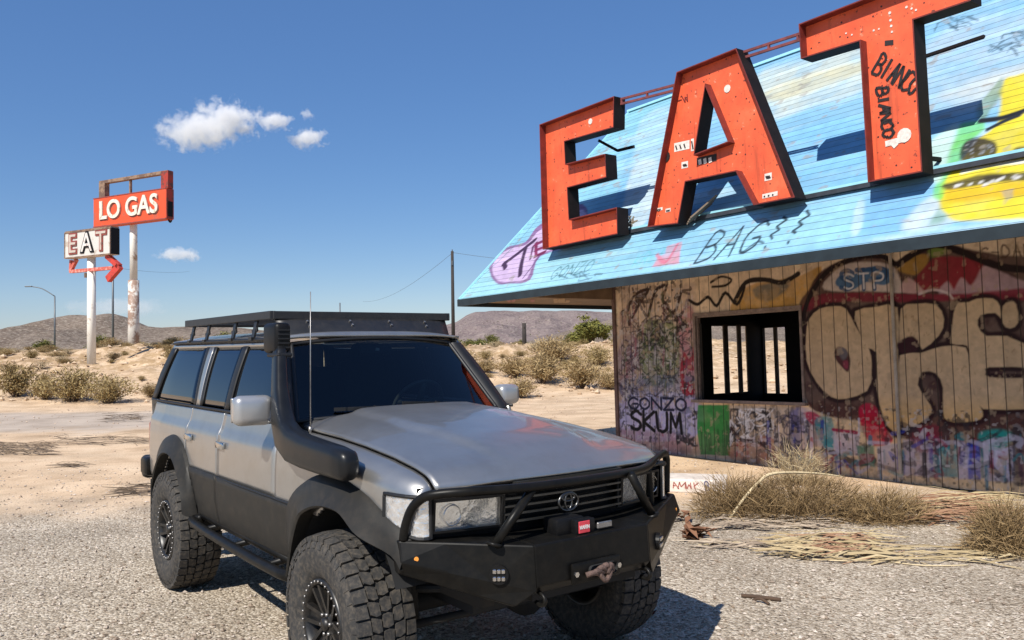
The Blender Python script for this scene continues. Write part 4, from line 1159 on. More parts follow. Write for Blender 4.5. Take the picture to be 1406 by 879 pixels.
Epx = [(740.5, 171), (843, 132), (842.5, 175), (775, 194.5), (776.5, 225), (831, 211), (832.6, 243.6), (779, 258), (781.4, 301), (847, 284.5), (848, 321.4), (745, 342.5)]
Apx = [(928.8, 99), (1010.7, 66), (1091.5, 271), (1034.4, 282), (1010, 235.4), (941, 249.7), (930.8, 307), (888.7, 312)]
Ahole = [(968.2, 118.7), (953.4, 211.5), (999, 194)]
Tpx = [(1096.4, 33), (1330, -58), (1333, 1), (1254, 27.3), (1266.5, 236), (1191.5, 250.5), (1180, 56.5), (1099.3, 81)]
eR = sign_letter(Epx, None, "orange channel letter E, leftmost of the three on the roof")
aR = sign_letter(Apx, Ahole, "orange channel letter A dotted with stickers, in the middle of the roof sign")
tR = sign_letter(Tpx, None, "orange channel letter T with black handwritten tags down its stem")
def quadmark(b, P, u0, v0, u1, v1, sk=-.22):
    b.add([P(u0, v0), P(u1, v0 + sk * (u1 - u0)), P(u1, v1 + sk * (u1 - u0)), P(u0, v1)], [(0, 1, 2, 3)])
for (u0, v0, u1, v1) in ((926, 197, 947, 209), (949, 191, 953, 208), (936, 223, 945, 232), (1050, 239, 1060, 249), (1047, 267, 1068, 273), (898, 287, 910, 291), (914, 287, 921, 292)):
    o = letter_mark(*aR, "sticker", M['sticker'], lambda b, P: quadmark(b, P, u0, v0, u1, v1))
    letter_mark(*aR, "sticker_print", M['ink'], lambda b, P: [b.bar(P(u0 + 2 + k * (u1 - u0 - 4) / 3, v0 + 3 - .2 * (k * (u1 - u0 - 4) / 3), FACE - .006), P(u0 + 4 + k * (u1 - u0 - 4) / 3, v1 - 3 - .2 * (k * (u1 - u0 - 4) / 3), FACE - .006), .02, .002, (0, 1, 0)) for k in range(3)] if u1 - u0 > 8 else b.bar(P(u0 + 1, v0 + 3, FACE - .006), P(u1 - 1, v1 - 3, FACE - .006), .02, .002, (0, 1, 0)))
o = letter_mark(*aR, "sticker", M['ink'], lambda b, P: quadmark(b, P, 957, 217, 984, 227))
letter_mark(*aR, "sticker_print", M['sticker'], lambda b, P: [b.bar(P(961 + 7 * k, 219 - 1.3 * k, FACE - .007), P(962 + 7 * k, 226 - 1.3 * k, FACE - .007), .05, .002, (0, 1, 0)) for k in range(3)])
letter_mark(*aR, "dent_hole", M['ink'], lambda b, P: b.tube([P(914.5, 215.5, FACE - .002), P(914.5, 215.5, FACE - .010)], .075, 12))
for (u, v) in ((999, 122),):
    letter_mark(*aR, "sticker", M['sticker'], lambda b, P: b.tube([P(u, v, FACE - .003), P(u, v, FACE - .008)], .05, 10))
letter_mark(*eR, "sticker", M['sticker'], lambda b, P: b.tube([P(811, 167, FACE - .003), P(811, 167, FACE - .008)], .045, 8))
letter_mark(*tR, "sticker", M['sticker'], lambda b, P: [b.tube([P(1242, 186, FACE - .003), P(1242, 186, FACE - .008)], .075, 12), b.bar(P(1216, 198, FACE - .006), P(1238, 192, FACE - .006), .06, .002, (0, 1, 0)), b.bar(P(1226, 202, FACE - .0065), P(1232, 196, FACE - .0065), .05, .002, (0, 1, 0))])
letter_mark(*tR, "dent_hole", M['ink'], lambda b, P: quadmark(b, P, 1215, 56, 1227, 63, -.1))
def tagline(b, P, txt, u0, v0, u1, v1, h, lx=0.0, w=.028):
    """letters marching from (u0,v0) to (u1,v1); h = height of the letters to the right of the march (pixels)"""
    dx, dy = u1 - u0, v1 - v0; l = math.hypot(dx, dy); nx_, ny_ = dy / l, -dx / l
    for pl in text_strokes(txt, 0, 0, 1, 0, 1, 0, .12, .02):
        pts = [P(u0 + dx * a + nx_ * h * c, v0 + dy * a + ny_ * h * c, FACE - .006) for a, c in pl]
        for q1, q2 in zip(pts[:-1], pts[1:]): b.bar(q1, q2, w, .003, (0, 1, 0))
letter_mark(*tR, "handwriting", M['ink'], lambda b, P: tagline(b, P, "BIANCO", 1197, 100, 1253, 132, 30))
letter_mark(*tR, "handwriting", M['ink'], lambda b, P: tagline(b, P, "BIANCO", 1203, 122, 1213, 190, 16, w=.03))
letter_mark(*aR, "handwriting", M['letter_rim'], lambda b, P: tagline(b, P, "-W3", 930, 144, 956, 136, 10, w=.012))
def dots(b, P, seq, y=FACE - .006):
    for (u, v, r) in seq: b.tube([P(u, v, FACE - .002), P(u, v, y)], r, 8)
for sc_ in [(1200, 42, .012), (1207, 40, .01), (1222, 18, .016), (1223, 28, .014), (1224, 36, .014), (1225, 44, .012), (1245, 10, .014), (1252, 12, .012), (1258, 14, .012), (1170, 48, .01), (1162, 46, .01), (1187, 64, .012)]:
    letter_mark(*tR, "bullet_scar", M['sticker'], lambda b, P: dots(b, P, [sc_]))
# rail tying the letter tops together
railm = simple("rusty_red_rail", (.16, .04, .04), rough=.7, var=.4, scale=10)
for (p0, p1, lb) in (((850, 137), (930, 116), "thin rusty double rail tying the tops of letters E and A together"), ((1014, 74), (1100, 46), "thin rusty double rail tying the tops of letters A and T together")):
    b = MB()
    q0, q1 = on_wall(*p0, LY + .14), on_wall(*p1, LY + .14)
    for dz in (0, .07):
        b.bar(q0 + Vector((0, 0, -dz)), q1 + Vector((0, 0, -dz)), .03, .03)
    for t in (.05, .5, .95): b.bar(q0.lerp(q1, t) + Vector((0, 0, -.08)), q0.lerp(q1, t) + Vector((0, 0, .01)), .026, .026)
    rail = b.build("letter_tie_rail", railm); rail.matrix_world = B_M; tag(rail, lb, "rail")
b = MB(); b.bar(on_roof(1272, 77, .02), on_roof(1352, 50, .02), .05, .035); b.build("roof_batten", M['letter_side'], bld)
b = MB(); q0, q1 = on_wall(822, 193, -1.8), on_wall(848, 207, -1.7); b.bar(q0, q1, .03, .04); b.bar(q1, q1 + Vector((.25, .1, .02)), .03, .04)
st_ = b.build("bent_strut", M['letter_side']); st_.matrix_world = B_M; tag(st_, "black bent strut poking out between the upper arms of the letter E", "strut")
b = MB()
q0, q1 = on_roof(950, 312), on_roof(986, 284)
for k in range(4):
    o_ = Vector((.04 * k, -.10 - .02 * k, .03 + .02 * k)); b.bar(q0 + o_, q1 + o_ * 1.2, .05, .02)
bb = b.build("splintered_board", timber); bb.matrix_world = B_M; tag(bb, "grey splintered board caught on the rail under the letter A", "board")
b = MB(); q0 = on_roof(872, 312)
for k in range(14):
    a_ = random.uniform(0, 6.28); b.bar(q0 + Vector((random.uniform(-.12, .1), -.12, random.uniform(-.01, .05))), q0 + Vector((math.cos(a_) * .2, -.14, .03 + abs(math.sin(a_)) * .12)), .012, .012)
nest = b.build("bird_nest", simple("dry_nest_straw", (.30, .24, .17), rough=.95, var=.4, scale=20)); nest.matrix_world = B_M; tag(nest, "scruffy straw bird nest on the rail between the letters E and A", "nest")

# ================================================================== VEHICLE  (local: x forward, y to its left, z up; origin on the ground under the front axle)
CARX, CARY, CARYAW = -0.185, 4.765, -0.927
car = empty("off_road_wagon", (CARX, CARY, 0), CARYAW)
tag(car, "lifted silver off road wagon with roof rack, snorkel and black steel front bumper", "car")
WB = -2.85
HWX = [-4.03, -3.97, -3.85, -3.4, -2.6, -1.6, -.8, -.3, .15, .38, .52, .60, .66, .72]
HWY = [.74, .80, .855, .885, .895, .897, .893, .887, .877, .862, .842, .818, .785, .73]
DZ = [.5, .62, .78, .95, 1.12, 1.215, 1.245, 1.27, 1.33, 1.395]
DY = [-.06, -.03, -.008, 0, -.003, -.010, -.018, -.036, -.050, -.064]
def hw(x, z): return interp(x, HWX, HWY) + interp(z, DZ, DY)
ARCH = ((.08, .50, .545), (WB, .50, .525))
def in_arch(x, z):
    return any((x - a) ** 2 + (z - c) ** 2 < r * r and z > .2 for a, c, r in ARCH) or any(abs(x - a) < r and z < c for a, c, r in ARCH)
ZSX = [-.82, -.66, -.3, 0, .3, .5, .62, .70, .76]
ZSZ = [1.335, 1.325, 1.312, 1.292, 1.262, 1.232, 1.205, 1.175, 1.15]
def zseam(x): return interp(x, ZSX, ZSZ)
YS = .725
def yseam(x): return min(YS, hw(x, 1.0) - .015) if x > .6 else YS

def side_panel(name, x0, x1, z0, z1, s, nx=18, nz=12, slant=0.0, mat=None, off=0.0, parent=None, th=.02, cut=True, label=None):
    b = MB(); b.sm = True
    def fn(u, v):
        z = (z0(x0 + (x1 - x0) * u) if callable(z0) else z0) * (1 - v) + (z1(x0 + (x1 - x0) * u) if callable(z1) else z1) * v
        x = x0 + (x1 - x0) * u + slant * (z - 1.0)
        return Vector((x, s * (hw(x, z) + off), z))
    def keep(u, v):
        if not cut: return True
        p = fn(u, v); return not in_arch(p.x, p.z)
    b.grid(fn, nx, nz, keep)
    o = b.build(name, mat or M['silver'], parent or car, fix=False)
    if s > 0:
        o.data.flip_normals()
    solidify(o, th, -1)
    if label: o["label"] = label
    return o

sl = M['silver']
CL = .95
for s in (-1, 1):
    side_panel("front_door", -1.878, -.832, CL, 1.39, s, 16, 14, mat=sl, cut=False)
    d = side_panel("rear_door", -2.626, -1.883, CL, 1.39, s, 26, 16, mat=sl)
    side_panel("quarter_panel", -3.98, -2.63, CL - .2, 1.39, s, 44, 22, mat=sl)
    # handles
    for hx in (-1.78, -2.52):
        b = MB(); b.rbox((hx, s * (hw(hx, 1.17) + .014), 1.17), (.15, .022, .045), .008)
        h = b.build("door_handle", M['chrome'], car); autosmooth(h)
    # fender: side plus rounded top to the bonnet seam
    b = MB(); b.sm = True
    def fn(u, v, s=s):
        x = -.825 + (.658 + .825) * u
        zt = zseam(x) - .03 * max(0, 1 - (.665 - x) / .10) ** 2; z1 = zt - .105
        if v < .55:
            z = CL - .02 + (z1 - CL + .02) * v / .55
            return Vector((x, s * hw(x, z), z))
        t = (v - .55) / .45 * math.pi / 2
        y1 = hw(x, z1); ys = yseam(x)
        return Vector((x, s * (ys + (y1 - ys) * math.cos(t) ** .9), z1 + (zt - z1) * math.sin(t)))
    b.grid(fn, 48, 26, lambda u, v: not in_arch(fn(u, v).x, fn(u, v).z))
    o = b.build("front_fender", sl, car, fix=False)
    if s > 0: o.data.flip_normals()
    solidify(o, .012, -1)
    # lower grey cladding
    cl = M['cladding']
    side_panel("door_cladding", -1.875, -.5, .60, CL + .004, s, 26, 8, mat=cl, off=.013)
    side_panel("door_cladding", -2.5, -1.885, .60, CL + .004, s, 20, 8, mat=cl, off=.013)
    b = MB()
    b.tube([(-2.42, s * .895, CL), (-1.4, s * .91, CL), (-.42, s * .905, CL)], .006, 6)
    b.build("cladding_edge", M['trim'], car)
    # flares
    def resample(pl, n):
        P = [Vector((a, c)) for a, c in smooth_pts(pl, 4)]
        d = [0]
        for i in range(1, len(P)): d.append(d[-1] + (P[i] - P[i - 1]).length)
        return [(interp(d[-1] * k / n, d, [q.x for q in P]), interp(d[-1] * k / n, d, [q.y for q in P])) for k in range(n + 1)]
    FO = [(-.62, .60), (-.63, .80), (-.61, .93), (-.53, 1.02), (-.40, 1.09), (-.24, 1.145), (-.09, 1.165), (.06, 1.16), (.28, 1.11), (.42, 1.05), (.53, 1.005), (.60, .975), (.635, .935), (.64, .90)]
    FI = [(-.47, .58), (-.43, .70), (-.39, .80), (-.31, .92), (-.2, .975), (-.06, 1.01), (.08, 1.02), (.2, 1.01), (.32, .955), (.42, .915), (.52, .88), (.58, .855), (.615, .835), (.63, .82)]
    RO = [(-3.50, .70), (-3.46, .86), (-3.36, 1.0), (-3.2, 1.10), (-3.02, 1.15), (-2.85, 1.15), (-2.68, 1.10), (-2.56, 1.01), (-2.48, .90), (-2.43, .76), (-2.41, .60)]
    RI = [(-3.34, .70), (-3.28, .80), (-3.2, .89), (-3.11, .96), (-3.02, 1.0), (-2.91, 1.015), (-2.8, 1.005), (-2.7, .97), (-2.6, .89), (-2.52, .80), (-2.47, .70), (-2.45, .60)]
    for oo, ii in ((FO, FI), (RO, RI)):
        n = 30; A, Bq = resample(oo, n), resample(ii, n)
        rings = []
        for k in range(n + 1):
            (ax, az), (bx, bz) = A[k], Bq[k]
            y0 = hw(min(ax, .66), az); yo = .968 - .085 * smoothstep(.30, .62, ax)
            r = [Vector((ax, s * (y0 + .002), az)), Vector((ax * .93 + bx * .07, s * (y0 + .024), az * .93 + bz * .07)), Vector((ax * .5 + bx * .5, s * (max(y0, .86) * .45 + yo * .55), az * .5 + bz * .5)),
                 Vector((ax * .06 + bx * .94, s * yo, az * .06 + bz * .94)), Vector((bx, s * (yo - .008), bz)), Vector((bx * .95 + ax * .05, s * .80, bz * .97 + az * .03))]
            rings.append(r)
        b = MB(); b.sm = True; b.loft(rings, closed=False)
        f = b.build("fender_flare", cl, car)
        autosmooth(f, 50)

# bonnet
def xfront(y): return .765 - .10 * (abs(y) / .74) ** 2.2
def xrear(y): return -.70 - .09 * (abs(y) / .74) ** 2
def zhood(x, y):
    zs = zseam(min(x, .7))
    a = abs(y) / YS
    cr = interp(x, [-.8, -.2, .3, .6, .75], [.088, .075, .058, .040, .028])
    z = zs + cr * (1 - a ** 3.4)
    z += .020 * (1 - smoothstep(.385, .455, abs(y) + .16 * max(0, x) ** 1)) * smoothstep(.76, .35, x)
    f = (xfront(y) - x)
    if f < .10: z -= .034 * (1 - f / .10) ** 2
    return z
b = MB(); b.sm = True
def hfn(u, v):
    y = (-1 + 2 * u) * (YS - .006)
    x = xrear(y) + (xfront(y) - xrear(y)) * v
    yy_ = y
    lim = yseam(x) - .006
    if abs(y) > lim: yy_ = math.copysign(lim, y)
    return Vector((x, yy_, zhood(x, y)))
b.grid(hfn, 56, 56)
hood = b.build("bonnet", sl, car, fix=False); solidify(hood, .018, -1)
# dark blocks added inside to stop light and darken the panel gaps
b = MB()
b.add([(-.82, -.70, 1.27), (.55, -.70, 1.20), (.55, .70, 1.20), (-.82, .70, 1.27)], [(0, 1, 2, 3)])
b.box((-2.3, 0, .92), (3.1, 1.62, .50)); b.box((-.05, 0, .98), (1.25, 1.2, .40)); b.box((-3.45, 0, .98), (.9, 1.56, .45))
b.box((-1.6, 0, .62), (4.4, .95, .16))
b.build("light_block_body", M['dark'], car)
for s in (-1, 1):
    for (cx_, cz_, r_) in ARCH:
        b = MB()
        r1 = [Vector((cx_ + (r_ + .02) * math.cos(t), s * .45, cz_ + (r_ + .02) * math.sin(t))) for t in np.linspace(.42 if cx_ > -1 else 0, math.pi, 18)]
        r2 = [Vector((q.x, s * .885, q.z)) for q in r1]
        b.loft([r1, r2], closed=False)
        b.add(r1, [tuple(range(len(r1)))])
        b.build("wheel_well", M['dark'], car, fix=False)

# front face
for s in (-1, 1):
    b = MB(); b.rbox((.60, s * .715, 1.09), (.10, .10, .09), .02); b.build("corner_filler", M['trim'], car)
b = MB(); b.sm = True
def face(u, v):
    y = -.79 + 1.58 * u; z = .90 + .272 * v
    return Vector((xfront(y) - .022 - .02 * (1 - v), y, z))
b.grid(face, 30, 6)
b.build("grille_surround", M['black_plastic'], car, fix=False)
b = MB()
for k in range(5):
    z = .985 + k * .036
    pts = [Vector((xfront(y) + .004, y, z)) for y in np.linspace(-.395, .345, 15)]
    for a_, c_ in zip(pts[:-1], pts[1:]): b.bar(a_, c_, .030, .008)
for y in (-.40, .35): b.bar((xfront(y) - .0, y, .965), (xfront(y) - .0, y, 1.15), .03, .014)
b.bar((xfront(0) - .01, -.34, 1.158), (xfront(0) - .01, .34, 1.158), .05, .025)
b.build("grille", simple("grille_slats", (.022, .022, .021), rough=.32, var=.2, coat=.2), car)
# emblem: three interlocked ovals
b = MB(); b.sm = True
ex = xfront(0) + .022
def oval(cy, cz, ry, rz, r=.0058): cy -= .032; cz -= .012; b.tube([Vector((ex, cy + ry * math.cos(t), cz + rz * math.sin(t))) for t in np.linspace(0, 2 * math.pi, 33)], r, 8, cap=False)
oval(0, 1.055, .061, .043, .007); oval(0, 1.055, .022, .038); oval(0, 1.075, .039, .017)
b.build("emblem", simple("emblem_dull_chrome", (.12, .12, .12), rough=.3, metal=1.0, var=.1), car)

lampb = simple('lamp_reflector', (.92, .92, .92), rough=.16, metal=.9, var=.12, scale=28, bump=.5, bscale=34)
for s in (-1, 1):
    # paired headlamps
    b = MB(); b.sm = True
    def hl(u, v, s=s):
        y = s * ((.405 + .33 * u) if s < 0 else (.355 + .335 * u)); return Vector((xfront(y) - .004 - .012 * (1 - v), y, .975 + .140 * v))
    b.grid(hl, 16, 6); body = b.build("headlight", lampb, car, fix=False)
    if s > 0: body.data.flip_normals()
    b = MB(); b.sm = True
    cy = .645
    b.tube([(xfront(s * cy) + .004, s * cy + .046 * math.cos(t), 1.043 + .046 * math.sin(t)) for t in np.linspace(0, 2 * math.pi, 21)], .0028, 6, cap=False)
    b.build("lamp_bowl", M['chrome'], body)
    b = MB(); b.sm = True
    b.grid(lambda u, v: hl(u, v) + Vector((.020, 0, 0)), 16, 4); b.build("lens", M['lens'], body, fix=False)
    b = MB()
    for (u0, v0, u1, v1) in ((0, 0, 1, 0), (0, 1, 1, 1), (0, 0, 0, 1), (1, 0, 1, 1)):
        pts = [hl(u0 + (u1 - u0) * t, v0 + (v1 - v0) * t) + Vector((.016, 0, 0)) for t in np.linspace(0, 1, 9)]
        for a_, c_ in zip(pts[:-1], pts[1:]): b.bar(a_, c_, .011, .03, up=(1, 0, 0))
    b.build("lamp_bezel", M['black_plastic'], body)
    # corner lamp wrapping the fender
    b = MB(); b.sm = True
    def clf(u, v, s=s, off=.008):
        if u < .7:
            x = .45 + (.645 - .45) * (u / .7); z = (1.0 - .05 * u / .7) * (1 - v) + 1.135 * v
            return Vector((x, s * (hw(x, z) + off), z))
        t = (u - .7) / .3; y = s * (hw(.645, 1.05) * (1 - t) + .745 * t)
        x0_ = .645 * (1 - t) + xfront(.75) * t + off * t
        z = .95 * (1 - v) + 1.135 * v
        return Vector((x0_ + .012 * math.sin(math.pi * t), y + s * off * (1 - t), z))
    b.grid(clf, 20, 8); cl_ = b.build("corner_lamp", simple("corner_lamp_white", (.85, .85, .85), rough=.18, coat=.5, metal=.8, var=.2, scale=26, bump=.6, bscale=44), car, fix=False)
    if s > 0: cl_.data.flip_normals()
    b = MB()
    ring = [clf(t, 0, off=.010) for t in np.linspace(0, 1, 12)] + [clf(1, t, off=.010) for t in np.linspace(.1, 1, 6)] + [clf(t, 1, off=.010) for t in np.linspace(.95, 0, 12)] + [clf(0, t, off=.010) for t in np.linspace(.9, 0, 6)]
    b.tube(ring, .0095, 8, cap=False); b.tube([clf(.74, 1, off=.010), clf(1, 1, off=.012) + Vector((0, 0, .012)), Vector((xfront(.66) - .004, s * .66, 1.143)), Vector((xfront(.5) - .004, s * .5, 1.148))], .013, 8, 3); b.build("lamp_gasket", M['trim'], cl_)

# ---- steel front bumper
bs = M['black_steel']
for s in (-1, 1):
    rows = []
    for (q, w) in ((0, 0), (.33, 0), (.66, 0), (1, 0)):
        L_ = lambda a, c: Vector(a) * (1 - q) + Vector(c) * q
        c0, e0 = (.40, .87) if s < 0 else (.31, .93)
        rows.append([L_((.72, s * c0, .932), (.40, s * (e0 - .03), .955)), L_((.985, s * c0, .922), (.60, s * e0, .945)), L_((1.0, s * c0, .722), (.635, s * (e0 + .008), .855)), L_((.94, s * (c0 + .08), .655), (.60, s * (e0 + .006), .80)), L_((.60, s * c0, .66), (.40, s * (e0 - .04), .80))])
    b = MB(); b.loft(rows)
    o = b.build("bumper_wing", bs, car); bevel(o, .008, 2)
    b = MB(); dv = (Vector((.62, s * e0, .9)) - Vector((.993, s * c0, .8))).normalized(); dv.z = 0; dv.normalize(); c_ = Vector((.993, s * c0, .80)) + dv * .165
    nrm = Vector((dv.y * -s, dv.x * s, 0)).normalized() * 1
    if nrm.x < 0: nrm = -nrm
    b.tube([c_ - nrm * .01, c_ + nrm * .022], .043, 20)
    pod = b.build("fog_lamp_pod", M['black_plastic'], car)
    b = MB()
    tv = Vector((-nrm.y, nrm.x, 0))
    for i in (-1, 0, 1):
        for j in (-1, 1): b.rbox(c_ + nrm * .024 + tv * (i * .019) + Vector((0, 0, j * .016)), (.012, .016, .020), .003, 1, Matrix.Rotation(math.atan2(nrm.y, nrm.x), 3, 'Z'))
    b.build("led_cube", M['chrome'], pod)
    b = MB(); c2 = Vector((.62, s * e0, .87)) - dv * .07; b.tube([c2 - nrm * .01, c2 + nrm * .010], .0105, 12); b.build("marker_lamp", M['amber'], car)
    # brace and recovery eye
    b = MB(); b.sm = True
    yb, yt = (.55, .335) if s < 0 else (.45, .29)
    b.tube([(.885, s * yb, .925), (.895, s * yt, 1.155)], .0215, 14); b.tube([(.885, s * yb, .925), (.885, s * (yb - .004), .938)], .036, 14)
    b.build("bar_brace", bs, car)
    b = MB(); b.sm = True
    b.tube([(.96, s * .33 - .04, .71), (1.0, s * .33 - .04, .70), (1.015, s * .33 - .04, .675), (.99, s * .33 - .04, .655), (.95, s * .33 - .04, .66)], .010, 8, 3)
    b.build("recovery_eye", M['black_steel'], car)
b = MB()
b.loft([[Vector((.72, y, .932)), Vector((.985, y, .922)), Vector((1.0, y, .74)), Vector((.96, y, .70)), Vector((.6, y, .70))] for y in (-.402, -.12, .12, .312)])
o = b.build("bumper_centre", bs, car); bevel(o, .008, 2)
b = MB(); b.sm = True
hoop = [(.60, -.845, .945), (.61, -.839, 1.01), (.64, -.825, 1.085), (.69, -.80, 1.137), (.75, -.765, 1.158), (.83, -.66, 1.168), (.885, -.48, 1.166), (.905, -.30, 1.163), (.905, -.02, 1.161), (.86, .28, 1.157), (.76, .53, 1.148), (.66, .71, 1.168), (.59, .855, 1.182), (.565, .905, 1.15), (.555, .915, 1.08), (.55, .915, .95)]
b.tube(hoop, .0215, 16, 6); b.build("bull_bar_hoop", bs, car)
b = MB(); b.sm = True
b.tube([(.70, .63, .92), (.705, .62, 1.02), (.71, .60, 1.15)], .021, 12, 3)
b.build("bull_bar_upright", bs, car)
# winch control box, fairlead, hook
b = MB(); b.rbox((.865, -.13, .955), (.11, .17, .085), .012); wbx = b.build("winch_control_box", M['black_plastic'], car); autosmooth(wbx)
b = MB(); b.rbox((.93, -.07, .952), (.05, .12, .075), .008); w2 = b.build("control_socket", M['black_plastic'], wbx); autosmooth(w2)
b = MB(); b.rbox((.958, -.083, .955), (.006, .068, .055), .002, 1); b.build("label_plate", M['redlabel'], wbx)
b = MB()
for k, ch in enumerate("WARN"):
    for pl in FONT[ch]:
        for (a1, c1), (a2, c2) in zip(pl[:-1], pl[1:]):
            y0 = -.083 - .030 + k * .0155; b.bar((.9625, y0 + a1 * .0115, .947 + c1 * .017), (.9625, y0 + a2 * .0115, .947 + c2 * .017), .0035, .001, up=(1, 0, 0))
b.build("label_print", M['white_print'], wbx)
b = MB(); b.rbox((.955, .048, .948), (.012, .095, .03), .004, 1); b.build("spec_plate", M['dull_steel'], wbx)
b = MB(); b.rbox((1.008, -.06, .765), (.02, .30, .095), .009); fl = b.build("fairlead", M['black_steel'], car); autosmooth(fl)
b = MB(); b.rbox((1.02, -.03, .765), (.012, .17, .052), .02, 3); b.build("fairlead_slot", M['dark'], fl)
b = MB(); b.sm = True
for k in range(5): b.tube([(1.03 + .012 * math.sin(k * 2), -.14 + .03 * k, .755 + .016 * math.sin(k * 3)), (1.045, -.11 + .028 * k, .775 - .012 * math.cos(k)), (1.035, -.06 + .02 * k, .752)], .013, 8, 4)
b.tube([(1.04, -.07, .755), (1.05, -.04, .72), (1.045, -.01, .735), (1.04, .005, .76)], .012, 8, 4)
b.build("winch_rope", M['rope'], car)
b = MB()
for y in (-.19, .075): b.tube([(1.01, y, .765), (1.027, y, .765)], .013, 6)
b.build("fairlead_bolt", M['chrome'], fl)
b = MB(); b.tube([(.3, -.6, .62), (.72, -.3, .66), (.72, .3, .66), (.3, .6, .62)], .02, 8); b.box((.72, 0, .66), (.3, .66, .05)); b.build("bumper_bracket", M['dark'], car)

# ---- running gear
b = MB(); b.sm = True
for x in (0.0, WB):
    b.tube([(x, -.78, .455), (x, .78, .455)], .055, 12)
    b.tube([(x - .16, .2 if x == 0 else 0, .44), (x + .16, .2 if x == 0 else 0, .44)], [.12, .15], 14)
    for s in (-1, 1):
        b.tube([(x + .12 * (1 if x == 0 else -1), s * .52, .38), (x + .12 * (1 if x == 0 else -1), s * .56, .98)], .032, 10)
        for k in range(6): b.tube([(x + .075 * math.cos(t), s * .50 + .075 * math.sin(t), .56 + .055 * k + .055 * t / 6.283) for t in np.linspace(0, 6.283, 11)], .010, 6, cap=False)
b.tube([(.22, -.7, .42), (.22, .7, .40)], .022, 8); b.tube([(-.8, .12, .55), (WB + .2, 0, .47)], .035, 8)
for s in (-1, 1): b.bar((-4.0, s * .5, .66), (.75, s * .5, .68), .08, .13)
b.build("axles_and_frame", M['dark'], car)
for s in (-1, 1):
    b = MB(); b.sm = True
    b.tube([(-2.30, s * .86, .60), (-2.2, s * .945, .585), (-.62, s * .945, .565), (-.52, s * .86, .585)], .031, 12, 4)
    b.tube([(-2.35, s * .855, .625), (-.45, s * .855, .61)], .028, 10)
    for x in (-2.0, -1.4, -.8): b.tube([(x, s * .60, .62), (x, s * .94, .575)], .022, 8)
    b.build("rock_slider", M['black_steel'], car)

